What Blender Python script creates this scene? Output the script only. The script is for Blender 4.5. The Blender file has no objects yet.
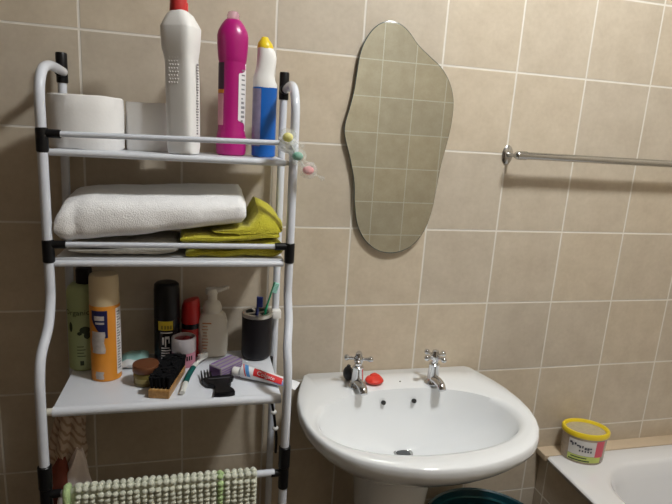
import bpy, bmesh, math, random
from mathutils import Vector, Matrix, noise

random.seed(4)
PI = math.pi
SC = bpy.context.scene
COL = SC.collection

# ------------------------------------------------------------------ node helpers
def new_mat(name):
    m = bpy.data.materials.new(name); m.use_nodes = True
    nt = m.node_tree
    return m, nt, nt.nodes['Principled BSDF']

def N(nt, kind, **kw):
    n = nt.nodes.new(kind)
    for k, v in kw.items(): setattr(n, k, v)
    return n

def math_node(nt, op, a, b=None, c=None):
    n = N(nt, 'ShaderNodeMath', operation=op)
    for i, v in enumerate((a, b, c)):
        if v is None: continue
        if isinstance(v, (int, float)): n.inputs[i].default_value = v
        else: nt.links.new(v, n.inputs[i])
    return n.outputs[0]

def mix_col(nt, fac, a, b, blend='MIX'):
    n = N(nt, 'ShaderNodeMix', data_type='RGBA', blend_type=blend)
    for idx, v in ((0, fac), (6, a), (7, b)):
        if isinstance(v, (int, float)): n.inputs[idx].default_value = v
        elif isinstance(v, tuple): n.inputs[idx].default_value = (*v, 1) if len(v) == 3 else v
        else: nt.links.new(v, n.inputs[idx])
    return n.outputs[2]

def mat(name, col, rough=.4, metal=0, var=.04, vscale=30, bump=0, bscale=200, spec=.5, coat=0, trans=0, alpha=1, sheen=0):
    """a plain procedural material: slight noise mottling of the colour and an optional fine bump"""
    m, nt, p = new_mat(name)
    tc = N(nt, 'ShaderNodeTexCoord')
    nz = N(nt, 'ShaderNodeTexNoise'); nz.inputs['Scale'].default_value = vscale; nz.inputs['Detail'].default_value = 3
    nt.links.new(tc.outputs['Object'], nz.inputs['Vector'])
    f = math_node(nt, 'MULTIPLY_ADD', nz.outputs['Fac'], 2 * var, 1 - var)
    hs = N(nt, 'ShaderNodeHueSaturation'); hs.inputs['Color'].default_value = (*col, 1)
    nt.links.new(f, hs.inputs['Value']); nt.links.new(hs.outputs['Color'], p.inputs['Base Color'])
    p.inputs['Roughness'].default_value = rough; p.inputs['Metallic'].default_value = metal
    p.inputs['Specular IOR Level'].default_value = spec
    p.inputs['Coat Weight'].default_value = coat; p.inputs['Coat Roughness'].default_value = .05
    p.inputs['Transmission Weight'].default_value = trans
    p.inputs['Alpha'].default_value = alpha
    p.inputs['Sheen Weight'].default_value = sheen
    if bump:
        n2 = N(nt, 'ShaderNodeTexNoise'); n2.inputs['Scale'].default_value = bscale; n2.inputs['Detail'].default_value = 4
        nt.links.new(tc.outputs['Object'], n2.inputs['Vector'])
        b = N(nt, 'ShaderNodeBump'); b.inputs['Strength'].default_value = bump; b.inputs['Distance'].default_value = .003
        nt.links.new(n2.outputs['Fac'], b.inputs['Height']); nt.links.new(b.outputs['Normal'], p.inputs['Normal'])
    return m

def tile_mat(name, axes, off=(0, 0), size=.2, lo=(.495, .420, .322), hi=(.580, .502, .396), grout=(.74, .70, .63), half=.0022, rough=.42):
    m, nt, p = new_mat(name)
    g = N(nt, 'ShaderNodeNewGeometry'); sx = N(nt, 'ShaderNodeSeparateXYZ')
    nt.links.new(g.outputs['Position'], sx.inputs[0])
    uv = []
    for a, o in zip(axes, off):
        uv.append(math_node(nt, 'DIVIDE', math_node(nt, 'ADD', sx.outputs['XYZ'.index(a)], 20 * size - o), size))
    d = [math_node(nt, 'ABSOLUTE', math_node(nt, 'SUBTRACT', math_node(nt, 'FRACT', q), .5)) for q in uv]
    dm = math_node(nt, 'SUBTRACT', .5, math_node(nt, 'MAXIMUM', d[0], d[1]))
    nzl = N(nt, 'ShaderNodeTexNoise'); nzl.inputs['Scale'].default_value = 35; nzl.inputs['Detail'].default_value = 2
    nt.links.new(g.outputs['Position'], nzl.inputs['Vector'])
    dm2 = math_node(nt, 'MULTIPLY_ADD', math_node(nt, 'SUBTRACT', nzl.outputs['Fac'], .5), .004, dm)
    mr = N(nt, 'ShaderNodeMapRange', interpolation_type='SMOOTHSTEP')
    h = half / size
    mr.inputs['From Min'].default_value = h * .75; mr.inputs['From Max'].default_value = h * 1.35
    nt.links.new(dm2, mr.inputs['Value'])
    # mottled tile face
    n1 = N(nt, 'ShaderNodeTexNoise'); n1.inputs['Scale'].default_value = 14; n1.inputs['Detail'].default_value = 6; n1.inputs['Roughness'].default_value = .62
    nt.links.new(g.outputs['Position'], n1.inputs['Vector'])
    n2 = N(nt, 'ShaderNodeTexNoise'); n2.inputs['Scale'].default_value = 90; n2.inputs['Detail'].default_value = 3
    nt.links.new(g.outputs['Position'], n2.inputs['Vector'])
    f = math_node(nt, 'ADD', math_node(nt, 'MULTIPLY', n1.outputs['Fac'], .75), math_node(nt, 'MULTIPLY', n2.outputs['Fac'], .25))
    cr = N(nt, 'ShaderNodeValToRGB')
    cr.color_ramp.elements[0].position = .36; cr.color_ramp.elements[0].color = (*lo, 1)
    cr.color_ramp.elements[1].position = .64; cr.color_ramp.elements[1].color = (*hi, 1)
    nt.links.new(f, cr.inputs['Fac'])
    cb = N(nt, 'ShaderNodeCombineXYZ')
    nt.links.new(math_node(nt, 'FLOOR', uv[0]), cb.inputs[0]); nt.links.new(math_node(nt, 'FLOOR', uv[1]), cb.inputs[1])
    wn = N(nt, 'ShaderNodeTexWhiteNoise', noise_dimensions='2D'); nt.links.new(cb.outputs[0], wn.inputs['Vector'])
    hs = N(nt, 'ShaderNodeHueSaturation')
    nt.links.new(math_node(nt, 'MULTIPLY_ADD', wn.outputs['Value'], .10, .95), hs.inputs['Value'])
    nt.links.new(math_node(nt, 'MULTIPLY_ADD', wn.outputs['Value'], .16, .92), hs.inputs['Saturation'])
    nt.links.new(cr.outputs['Color'], hs.inputs['Color'])
    nt.links.new(mix_col(nt, mr.outputs[0], grout, hs.outputs['Color']), p.inputs['Base Color'])
    rr = N(nt, 'ShaderNodeMapRange'); rr.inputs['To Min'].default_value = .85; rr.inputs['To Max'].default_value = rough
    nt.links.new(mr.outputs[0], rr.inputs['Value']); nt.links.new(rr.outputs[0], p.inputs['Roughness'])
    p.inputs['Specular IOR Level'].default_value = .35
    b = N(nt, 'ShaderNodeBump'); b.inputs['Strength'].default_value = .5; b.inputs['Distance'].default_value = .0015
    hgt = math_node(nt, 'MULTIPLY_ADD', n1.outputs['Fac'], .25, mr.outputs[0])
    nt.links.new(hgt, b.inputs['Height']); nt.links.new(b.outputs['Normal'], p.inputs['Normal'])
    return m

# ------------------------------------------------------------------ object helpers
def tag(o, label=None, cat=None, group=None, kind=None):
    if label: o['label'] = label
    if cat: o['category'] = cat
    if group: o['group'] = group
    if kind: o['kind'] = kind
    return o

def thing(name, loc, label, cat, group=None):
    o = bpy.data.objects.new(name, None); COL.objects.link(o)
    o.empty_display_size = .03; o.location = loc
    return tag(o, label, cat, group)

def origin_of(o):
    v = Vector((0, 0, 0))
    while o is not None:
        v += Vector(o.location); o = o.parent
    return v

def obj(name, bm, mats, parent=None, origin=None, angle=38, label=None):
    """world-space bmesh -> ONE mesh object, re-expressed about its parent (or its own origin)"""
    if not isinstance(mats, (list, tuple)): mats = [mats]
    bmesh.ops.recalc_face_normals(bm, faces=bm.faces[:])
    o0 = origin_of(parent) if parent is not None else Vector(origin or (0, 0, 0))
    bmesh.ops.translate(bm, vec=-o0, verts=bm.verts[:])
    me = bpy.data.meshes.new(name)
    for f in bm.faces: f.smooth = True
    bm.to_mesh(me); bm.free()
    me.set_sharp_from_angle(angle=math.radians(angle))
    for m in mats: me.materials.append(m)
    o = bpy.data.objects.new(name, me); COL.objects.link(o)
    if parent is not None: o.parent = parent
    else: o.location = o0
    if label: o['label'] = label
    return o

def B(): return bmesh.new()

def faces_between(bm, a, b, mi=0, closed=True):
    n = len(a); out = []
    for i in range(n if closed else n - 1):
        j = (i + 1) % n
        if a[i] is a[j] and b[i] is b[j]: continue
        vs = [a[i], a[j], b[j], b[i]]
        vs = [v for k, v in enumerate(vs) if v not in vs[:k]]
        if len(vs) > 2:
            f = bm.faces.new(vs); f.material_index = mi; out.append(f)
    return out

def loft(bm, rings, cap0=True, cap1=True, mi=0, mis=None):
    vr = [[bm.verts.new(p) for p in r] for r in rings]
    for k in range(len(vr) - 1):
        faces_between(bm, vr[k], vr[k + 1], mis[k] if mis else mi)
    for flag, r, m_ in ((cap0, vr[0], mis[0] if mis else mi), (cap1, vr[-1], mis[-1] if mis else mi)):
        if flag:
            c = bm.verts.new(sum((v.co for v in r), Vector()) / len(r))
            for i in range(len(r)):
                f = bm.faces.new((r[i], r[(i + 1) % len(r)], c)); f.material_index = m_
    return vr

def lathe(bm, prof, c, seg=32, sx=1, sy=1, cap0=True, cap1=True, mi=0, rot=0):
    rings = []
    for r, z in prof:
        rings.append([Vector((c[0] + r * sx * math.cos(a) * math.cos(rot) - r * sy * math.sin(a) * math.sin(rot),
                              c[1] + r * sx * math.cos(a) * math.sin(rot) + r * sy * math.sin(a) * math.cos(rot), c[2] + z))
                      for a in (2 * PI * i / seg for i in range(seg))])
    return loft(bm, rings, cap0, cap1, mi)

def sring(cx, cy, z, hx, hy, e=2.0, n=32, rot=0):
    """superellipse ring; e=2 ellipse, larger squarer"""
    out = []
    for i in range(n):
        a = 2 * PI * i / n
        c, s = math.cos(a), math.sin(a)
        x = hx * math.copysign(abs(c) ** (2 / e), c); y = hy * math.copysign(abs(s) ** (2 / e), s)
        out.append(Vector((cx + x * math.cos(rot) - y * math.sin(rot), cy + x * math.sin(rot) + y * math.cos(rot), z)))
    return out

def spline(pts, per=8):
    P = [Vector(p) for p in pts]; out = []
    for i in range(len(P) - 1):
        p0 = P[max(i - 1, 0)]; p1 = P[i]; p2 = P[i + 1]; p3 = P[min(i + 2, len(P) - 1)]
        for k in range(per):
            t = k / per
            out.append(.5 * ((2 * p1) + (p2 - p0) * t + (2 * p0 - 5 * p1 + 4 * p2 - p3) * t * t + (3 * p1 - p0 - 3 * p2 + p3) * t ** 3))
    out.append(P[-1])
    return out

def tube(bm, pts, r, seg=14, mi=0, flat=1.0, caps=True, upref=None):
    P = [Vector(p) for p in pts]; rings = []
    nrm = None
    for i, p in enumerate(P):
        t = (P[min(i + 1, len(P) - 1)] - P[max(i - 1, 0)]).normalized()
        if nrm is None:
            ref = Vector(upref) if upref else (Vector((0, 0, 1)) if abs(t.z) < .9 else Vector((1, 0, 0)))
            nrm = (ref - t * ref.dot(t)).normalized()
        else:
            nrm = (nrm - t * nrm.dot(t)).normalized()
        b = t.cross(nrm)
        rr = r[i] if isinstance(r, (list, tuple)) else r
        rings.append([p + nrm * (rr * flat * math.cos(a)) + b * (rr * math.sin(a)) for a in (2 * PI * k / seg for k in range(seg))])
    return loft(bm, rings, caps, caps, mi)

def box(bm, c, s, rot=0, bev=0, mi=0, tilt=None, seg=2):
    ret = bmesh.ops.create_cube(bm, size=1)
    vs = ret['verts']
    M = Matrix.Translation(c) @ (tilt if tilt else Matrix.Rotation(rot, 4, 'Z')) @ Matrix.Diagonal((*s, 1))
    bmesh.ops.transform(bm, matrix=M, verts=vs)
    fs = list({f for v in vs for f in v.link_faces})
    for f in fs: f.material_index = mi
    if bev:
        es = list({e for v in vs for e in v.link_edges})
        bmesh.ops.bevel(bm, geom=es, offset=bev, segments=seg, profile=.6, affect='EDGES', material=mi)

def prism(bm, outline, z0, z1, mi=0, bev=0):
    lo = [bm.verts.new((x, y, z0)) for x, y in outline]; hi = [bm.verts.new((x, y, z1)) for x, y in outline]
    faces_between(bm, lo, hi, mi)
    f0 = bm.faces.new(lo); f1 = bm.faces.new(hi); f0.material_index = f1.material_index = mi
    if bev:
        bmesh.ops.bevel(bm, geom=list(f1.edges), offset=bev, segments=2, affect='EDGES')

def ball(bm, c, r, s=(1, 1, 1), u=14, v=10, mi=0):
    top = bm.verts.new((c[0], c[1], c[2] + r * s[2])); bot = bm.verts.new((c[0], c[1], c[2] - r * s[2])); rows = []
    for j in range(1, v):
        b = PI * j / v
        rows.append([bm.verts.new((c[0] + r * s[0] * math.sin(b) * math.cos(2 * PI * i / u), c[1] + r * s[1] * math.sin(b) * math.sin(2 * PI * i / u), c[2] + r * s[2] * math.cos(b))) for i in range(u)])
    for j in range(v - 2): faces_between(bm, rows[j], rows[j + 1], mi)
    for i in range(u):
        k = (i + 1) % u
        bm.faces.new((top, rows[0][i], rows[0][k])).material_index = mi; bm.faces.new((bot, rows[-1][k], rows[-1][i])).material_index = mi

def patch(bm, cx, cy, r, a0, a1, z0, z1, n=12, th=.0004, sx=1, sy=1, mi=0, shape=None):
    """a label wrapped round an upright body between angles a0..a1 (degrees); shape(u,v) may nudge its outline"""
    rows = []
    nz = 6 if shape else 1
    for side in (0, 1):
        g = []
        for j in range(nz + 1):
            row = []
            for i in range(n + 1):
                u, v = i / n, j / nz
                if shape: u, v = shape(u, v)
                a = math.radians(a0 + (a1 - a0) * u); rr = r + .0002 + th * side
                row.append(bm.verts.new((cx + rr * sx * math.cos(a), cy + rr * sy * math.sin(a), z0 + (z1 - z0) * v)))
            g.append(row)
        rows.append(g)
        for j in range(nz):
            for i in range(n):
                f = bm.faces.new((g[j][i], g[j][i + 1], g[j + 1][i + 1], g[j + 1][i])); f.material_index = mi
    def rim(g): return g[0][:] + [r_[-1] for r_ in g[1:]] + g[-1][-2::-1] + [r_[0] for r_ in g[-2:0:-1]]
    faces_between(bm, rim(rows[0]), rim(rows[1]), mi)

def text_shape(s, size):
    cu = bpy.data.curves.new('lettering_curve', 'FONT'); cu.body = s; cu.size = size; cu.align_x = 'CENTER'; cu.align_y = 'CENTER'
    cu.resolution_u = 2
    o = bpy.data.objects.new('lettering_curve', cu); COL.objects.link(o)
    dg = bpy.context.evaluated_depsgraph_get(); dg.update()
    me = bpy.data.meshes.new_from_object(o.evaluated_get(dg))
    vs = [tuple(v.co) for v in me.vertices]; fs = [tuple(p.vertices) for p in me.polygons]
    bpy.data.objects.remove(o); bpy.data.curves.remove(cu); bpy.data.meshes.remove(me)
    return vs, fs

def text_on_cyl(bm, s, size, cx, cy, r, a_mid, z, sy=1, mi=0, vertical=False, wide=1):
    vs, fs = text_shape(s, size)
    nv = []
    for x, y, _ in vs:
        if vertical: x, y = -y, x
        a = math.radians(a_mid) + wide * x / r
        nv.append(bm.verts.new((cx + (r + .0011) * math.cos(a), cy + (r + .0011) * sy * math.sin(a), z + y)))
    for f in fs:
        try: q = bm.faces.new([nv[i] for i in f]); q.material_index = mi
        except ValueError: pass

def lumpy(bm, amp, scale, seed=0, keep=None):
    for v in bm.verts:
        if keep and keep(v.co): continue
        q = v.co * scale + Vector((seed * 7.3, seed * 3.1, seed))
        v.co += Vector((noise.noise(q), noise.noise(q + Vector((31, 5, 2))), noise.noise(q + Vector((9, 77, 4))))) * amp

def subdiv(bm, cuts=1):
    bmesh.ops.subdivide_edges(bm, edges=bm.edges[:], cuts=cuts, use_grid_fill=True)

# ------------------------------------------------------------------ materials
T_back = tile_mat('beige wall tiles', 'XZ')
T_front = tile_mat('beige wall tiles opposite', 'XZ', off=(.024, .04))
T_side = tile_mat('beige side tiles', 'YZ')
M_leftwall = mat('brown painted wall', (.12, .085, .055), .7)
T_apron = tile_mat('bath panel tiles', 'YZ', off=(-.040, 0), lo=(.44, .355, .26), hi=(.53, .44, .33))
M_dwood = mat('light absorbing door wood', (.085, .05, .03), .5, var=.15, vscale=12)  # dark wood of the added door that lowers the ambient light
T_floor = tile_mat('floor tiles', 'XY', size=.3, lo=(.10, .08, .06), hi=(.15, .12, .09), grout=(.12, .11, .10))
M_ceil = mat('ceiling boards', (.30, .27, .23), .9)  # dim beige, kept dark so the ceiling bounces less light
M_ledge = mat('ledge tile', (.60, .48, .34), .5, var=.08, vscale=20)
M_rack = mat('white enamelled steel', (.66, .69, .755), .25, var=.02, coat=.3)
M_shelf = mat('white shelf sheet', (.70, .725, .775), .3, var=.02, coat=.2)
M_blk = mat('black plastic', (.006, .006, .007), .35, spec=.3)
M_cream_plug = mat('cream plastic plug', (.72, .68, .58), .5)
M_por = mat('white porcelain', (.80, .82, .835), .08, var=.012, vscale=4, coat=.6)
M_enamel = mat('white bath enamel', (.80, .80, .81), .12, var=.012, vscale=4, coat=.5)
M_chrome = mat('chrome', (.62, .63, .65), .08, metal=1, var=.02)
M_chrome_d = mat('dulled chrome', (.52, .52, .51), .22, metal=1, var=.05)
M_dark = mat('dark hole', (.01, .01, .01), .6)
M_steel = mat('brushed steel', (.62, .61, .59), .28, metal=1, var=.04)
M_paper = mat('tissue paper', (.84, .825, .805), .95, var=.03, bump=.10, bscale=140)
M_card = mat('cardboard', (.5, .42, .32), .9)
M_white_pl = mat('white plastic', (.80, .79, .765), .35, var=.02)
M_red_cap = mat('red plastic', (.52, .035, .035), .35)
M_print = mat('grey print', (.25, .24, .25), .6)
M_pinkprint = mat('pink print', (.75, .35, .42), .5)
M_mag = mat('magenta plastic', (.40, .008, .165), .3, var=.03)
M_magcap = mat('pale pink plastic', (.80, .42, .55), .25, alpha=.4)
M_lab = mat('white label', (.78, .76, .76), .45)
M_purple_d = mat('dark purple print', (.055, .02, .05), .4)
M_orange_pr = mat('orange print', (.72, .27, .03), .4)
M_blue = mat('blue plastic', (.006, .115, .46), .3)
M_bluegrey = mat('grey blue print', (.24, .21, .32), .4, var=.35, vscale=60)
M_yel = mat('yellow plastic', (.80, .60, .02), .35)
M_film = None
M_green = mat('green shampoo plastic', (.40, .48, .24), .38, var=.05)
M_gprint = mat('dark green print', (.035, .055, .022), .6)
M_cream = mat('cream cap', (.62, .50, .31), .4)
M_orange = mat('orange can', (.70, .27, .03), .32, var=.06, vscale=40)
M_navy = mat('navy print', (.012, .013, .075), .4)
M_pale = mat('pale print', (.5, .45, .42), .5, var=.35, vscale=120)
M_cangloss = mat('black can lacquer', (.007, .007, .010), .25, spec=.35)
M_yband = mat('yellow print', (.62, .47, .02), .5)
M_redd = mat('deep red plastic', (.37, .014, .014), .3)
M_pump = mat('cream white plastic', (.62, .58, .50), .38, var=.03)
M_brown = mat('brown lid', (.135, .048, .02), .4, var=.1)
M_amber = mat('olive amber jar', (.19, .145, .04), .25, var=.2, vscale=60)
M_aqua = mat('aqua plastic bag', (.33, .58, .55), .35, var=.12, vscale=30)
M_bagwhite = mat('white plastic bag', (.66, .68, .68), .4, var=.08)
M_wood = None
M_bristle = mat('black bristles', (.004, .004, .005), .85, spec=.15)
M_tuft = mat('tuft holes', (.55, .40, .20), .7)
M_tbwhite = mat('toothbrush white', (.70, .70, .66), .35)
M_tbgreen = mat('dark teal rubber', (.0, .085, .075), .4)
M_green_tb = mat('green toothbrush plastic', (.02, .30, .14), .3)
M_aqtuft = mat('aqua bristles', (.35, .68, .58), .6, bump=.3)
M_blue_tb = mat('navy toothbrush plastic', (.012, .02, .11), .35)
M_lilac = mat('purple wrapper', (.21, .115, .33), .35, var=.12, vscale=50)
M_greywrap = mat('grey wrapper', (.30, .27, .30), .4, var=.15, vscale=60)
M_jarwhite = mat('translucent white jar', (.50, .47, .50), .3, var=.06)
M_pinkjar = mat('pink jar', (.52, .22, .30), .3, var=.12)
M_tube = mat('toothpaste tube white', (.78, .79, .82), .28)
M_tred = mat('toothpaste red', (.62, .03, .035), .28)
M_tblue = mat('toothpaste blue', (.10, .30, .62), .28)
M_soap = mat('red soap', (.70, .035, .02), .4, var=.08, bump=.2, bscale=120)
M_teal = mat('dark teal plastic', (.003, .035, .048), .28)
M_teal2 = mat('teal rim plastic', (.015, .085, .10), .25)
M_clear = None
M_pinkr = mat('red label', (.62, .08, .12), .45, var=.12)
M_lgreen = mat('yellow green print', (.50, .58, .14), .5, var=.1)
M_mat_a = mat('pale green chenille', (.66, .675, .56), .95, var=.10, vscale=60, bump=.6, bscale=300)
M_mat_g = mat('green chenille', (.45, .60, .29), .95, var=.10, vscale=60, bump=.6, bscale=300)

def towel_mat(name, col, shade=.07, str_=.5):
    m, nt, p = new_mat(name)
    tc = N(nt, 'ShaderNodeTexCoord')
    v = N(nt, 'ShaderNodeTexVoronoi'); v.inputs['Scale'].default_value = 420
    nt.links.new(tc.outputs['Object'], v.inputs['Vector'])
    nz = N(nt, 'ShaderNodeTexNoise'); nz.inputs['Scale'].default_value = 70; nz.inputs['Detail'].default_value = 5
    nt.links.new(tc.outputs['Object'], nz.inputs['Vector'])
    hs = N(nt, 'ShaderNodeHueSaturation'); hs.inputs['Color'].default_value = (*col, 1)
    nt.links.new(math_node(nt, 'MULTIPLY_ADD', nz.outputs['Fac'], 2 * shade, 1 - shade), hs.inputs['Value'])
    nt.links.new(hs.outputs['Color'], p.inputs['Base Color'])
    p.inputs['Roughness'].default_value = .97; p.inputs['Sheen Weight'].default_value = .25; p.inputs['Specular IOR Level'].default_value = .1
    h = math_node(nt, 'ADD', math_node(nt, 'MULTIPLY', v.outputs['Distance'], -.6), nz.outputs['Fac'])
    b = N(nt, 'ShaderNodeBump'); b.inputs['Strength'].default_value = str_; b.inputs['Distance'].default_value = .0022
    nt.links.new(h, b.inputs['Height']); nt.links.new(b.outputs['Normal'], p.inputs['Normal'])
    return m
M_tw = towel_mat('white terry', (.92, .915, .91))
M_tgrey = towel_mat('off white terry', (.62, .60, .54))
M_ty = towel_mat('yellow green terry', (.52, .47, .04), .16, .9)

def stripe_mat(name):
    m, nt, p = new_mat(name)
    tc = N(nt, 'ShaderNodeTexCoord')
    mp = N(nt, 'ShaderNodeMapping'); mp.inputs['Rotation'].default_value = (0, math.radians(38), 0)
    nt.links.new(tc.outputs['Object'], mp.inputs['Vector'])
    w = N(nt, 'ShaderNodeTexWave', wave_type='BANDS', bands_direction='X'); w.inputs['Scale'].default_value = 26
    w.inputs['Distortion'].default_value = 5; w.inputs['Detail'].default_value = 2; w.inputs['Detail Scale'].default_value = 1.5
    nt.links.new(mp.outputs[0], w.inputs['Vector'])
    cr = N(nt, 'ShaderNodeValToRGB')
    e = cr.color_ramp.elements; e[0].position = .1; e[0].color = (.36, .25, .18, 1); e[1].position = .55; e[1].color = (.56, .44, .34, 1)
    nt.links.new(w.outputs['Fac'], cr.inputs['Fac']); nt.links.new(cr.outputs['Color'], p.inputs['Base Color'])
    p.inputs['Roughness'].default_value = .95
    return m
M_cloth = stripe_mat('striped cloth')
M_flap = mat('pale pink cloth', (.84, .74, .71), .95, var=.22, vscale=35)
M_rust = mat('rust red cloth', (.20, .05, .03), .95, var=.2, vscale=40)

def wood_mat():
    m, nt, p = new_mat('varnished beech wood')
    tc = N(nt, 'ShaderNodeTexCoord')
    mp = N(nt, 'ShaderNodeMapping'); mp.inputs['Scale'].default_value = (60, 8, 60); mp.inputs['Rotation'].default_value = (0, 0, -.25)
    nt.links.new(tc.outputs['Object'], mp.inputs['Vector'])
    nz = N(nt, 'ShaderNodeTexNoise'); nz.inputs['Scale'].default_value = 2.5; nz.inputs['Detail'].default_value = 5
    nt.links.new(mp.outputs[0], nz.inputs['Vector'])
    cr = N(nt, 'ShaderNodeValToRGB')
    cr.color_ramp.elements[0].position = .3; cr.color_ramp.elements[0].color = (.30, .15, .045, 1)
    cr.color_ramp.elements[1].position = .7; cr.color_ramp.elements[1].color = (.50, .29, .10, 1)
    nt.links.new(nz.outputs['Fac'], cr.inputs['Fac']); nt.links.new(cr.outputs['Color'], p.inputs['Base Color'])
    p.inputs['Roughness'].default_value = .4
    return m
M_wood = wood_mat()

def clear_mat(name, col, amount, rough=.12, bump=0):
    """thin clear plastic: mostly see-through with a milky body and a gloss"""
    m, nt, p = new_mat(name)
    p.inputs['Base Color'].default_value = (*col, 1); p.inputs['Roughness'].default_value = rough
    tr = N(nt, 'ShaderNodeBsdfTransparent'); mx = N(nt, 'ShaderNodeMixShader')
    nz = N(nt, 'ShaderNodeTexNoise'); nz.inputs['Scale'].default_value = 90
    tc = N(nt, 'ShaderNodeTexCoord'); nt.links.new(tc.outputs['Object'], nz.inputs['Vector'])
    nt.links.new(math_node(nt, 'MULTIPLY_ADD', nz.outputs['Fac'], .25, amount - .125), mx.inputs['Fac'])
    nt.links.new(tr.outputs[0], mx.inputs[1]); nt.links.new(p.outputs[0], mx.inputs[2])
    nt.links.new(mx.outputs[0], nt.nodes['Material Output'].inputs['Surface'])
    if bump:
        b = N(nt, 'ShaderNodeBump'); b.inputs['Strength'].default_value = bump; b.inputs['Distance'].default_value = .003
        nt.links.new(nz.outputs['Fac'], b.inputs['Height']); nt.links.new(b.outputs['Normal'], p.inputs['Normal'])
    return m
M_film = clear_mat('crumpled clear film', (.85, .88, .86), .20, .12, .8)
M_film2 = clear_mat('bunched clear film', (.85, .88, .86), .42, .12, .8)
M_clear = clear_mat('clear tub plastic', (.62, .52, .42), .55, .2)
M_lidclear = clear_mat('clear lid plastic', (.66, .58, .40), .55, .2)

def mirror_mat():
    m, nt, p = new_mat('mirror glass')
    tc = N(nt, 'ShaderNodeTexCoord'); nz = N(nt, 'ShaderNodeTexNoise'); nz.inputs['Scale'].default_value = 6
    nt.links.new(tc.outputs['Object'], nz.inputs['Vector'])
    c = mix_col(nt, nz.outputs['Fac'], (.68, .71, .65), (.70, .73, .67))
    nt.links.new(c, p.inputs['Base Color']); p.inputs['Metallic'].default_value = 1; p.inputs['Roughness'].default_value = .015
    return m
M_mirror = mirror_mat()
M_edge = mat('ground glass edge', (.10, .12, .11), .2)

# ------------------------------------------------------------------ the room
X0, X1, Y0, ZC = -.75, 1.98, -1.80, 2.45
def struct(name, c, s, m, label):
    bm = B(); box(bm, c, s)
    o = obj(name, bm, m, origin=c); tag(o, label, 'wall' if 'wall' in name else name.split('_')[0], kind='structure'); return o
W = .1
struct('wall_back', ((X0 + X1) / 2, W / 2, ZC / 2), (X1 - X0 + 2 * W, W, ZC), T_back, 'beige tiled wall behind the rack, basin and bath')
struct('wall_front', ((X0 + X1) / 2, Y0 - W / 2, ZC / 2), (X1 - X0 + 2 * W, W, ZC), T_front, 'beige tiled wall opposite, seen only in the mirror')
struct('wall_left', (X0 - W / 2, Y0 / 2, ZC / 2), (W, -Y0, ZC), M_leftwall, 'brown wall beyond the rack at left')
struct('wall_right', (X1 + W / 2, Y0 / 2, ZC / 2), (W, -Y0, ZC), T_side, 'tiled wall beyond the bath at right')
struct('floor', ((X0 + X1) / 2, Y0 / 2, -W / 2), (X1 - X0 + 2 * W, -Y0 + 2 * W, W), T_floor, 'brown tiled bathroom floor')
struct('ceiling', ((X0 + X1) / 2, Y0 / 2, ZC + W / 2), (X1 - X0 + 2 * W, -Y0 + 2 * W, W), M_ceil, 'plain beige ceiling, toned dim to cut bounce light')
bm = B(); box(bm, ((1.228 + X1) / 2, -.0225, .531), (X1 - 1.228, .045, .018), bev=.0015)
o = obj('trim_1', bm, M_ledge, origin=(1.6, -.02, 0)); tag(o, 'narrow beige ledge between bath and back wall', 'ledge', kind='structure')
bm = B(); box(bm, (1.252, Y0 / 2, .2575), (.018, -Y0 - .002, .515)); box(bm, (1.617, -.0225, .2605), (.720, .043, .521))
o = obj('trim_2', bm, T_apron, origin=(1.243, -.8, 0)); tag(o, 'tiled side panel below the bath rim', 'panel', kind='structure')

bm = B(); box(bm, (.18, Y0 + .015, 1.0), (.84, .03, 2.0), bev=.003)  # unseen dark door, added to soak up bounce light in the room
d1 = obj('added_dark_door', bm, M_dwood, origin=(.18, Y0, 0)); tag(d1, 'added unseen dark door in the opposite wall, soaks up bounce light', 'door', kind='structure')
bm = B(); tube(bm, [(.53, Y0 + .03, 1.02), (.53, Y0 + .075, 1.02), (.42, Y0 + .08, 1.02)], .009, 12); obj('added_door_handle', bm, M_steel, d1)

# ------------------------------------------------------------------ rack
PZ = .903          # lower shelf surface
S1, S2 = 1.368, 1.171
rack = thing('shelf_rack', (.19, -.15, 0), 'white tubular metal rack with three shelves and black joints beside the basin', 'shelf rack')
def leg_path(xa, xb):
    return ([(xa + .003, -.043, 1.511), (xa + .002, -.09, 1.514), (xa + .001, -.135, 1.514), (xa, -.175, 1.504), (xa, -.198, 1.480), (xa, -.205, 1.448)],
            [(xa, -.205, 1.40), (xa, -.205, 1.25), (xa, -.205, 1.13), (xa, -.209, 1.09), (xa, -.232, 1.048), (xb, -.266, 1.007), (xb, -.282, .972), (xb, -.287, .93), (xb, -.288, .80), (xb, -.288, .40), (xb, -.288, .0)])
for xa, xb in ((-.027, -.032), (.417, .411)):
    a, b = leg_path(xa, xb)
    bm = B(); tube(bm, spline(a + b, 6), .0088, 16)
    obj('front_leg', bm, M_rack, rack)
for x in (-.028, .417):
    bm = B(); tube(bm, [(x - (.008 if x < 0 else 0), -.034, 0), (x - (.006 if x < 0 else 0), -.034, 1.0), (x, -.034, 1.53)], .0085, 16)
    obj('rear_leg', bm, M_rack, rack)
    bm = B(); lathe(bm, [(.0098, 0), (.0108, .002), (.0108, .055), (.0098, .058), (.0090, .058)], (x, -.034, 1.490), 18)
    tube(bm, [(x, -.036, 1.511), (x, -.052, 1.512)], .0105, 14)
    obj('corner_cap', bm, M_blk, rack)
def shelf(z, yf, yr, x0, x1, rb, plugs=(), dz=.004):
    bm = B()
    box(bm, ((x0 + x1) / 2, (yf + yr) / 2, z - .003), (x1 - x0, yr - yf, .006), bev=.001)
    tube(bm, [(x0, yf, z - dz), (x1, yf, z - dz)], rb, 16)
    tube(bm, [(x0, yr, z - .007), (x1, yr, z - .007)], .007, 12)
    s = obj('shelf', bm, M_shelf, rack)
    for xp, sg in plugs:
        b2 = B(); tube(b2, [(xp, yf, z - dz), (xp + sg * .010, yf, z - dz)], rb * .72, 14)
        obj('end_plug', b2, M_cream_plug, s)
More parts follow.
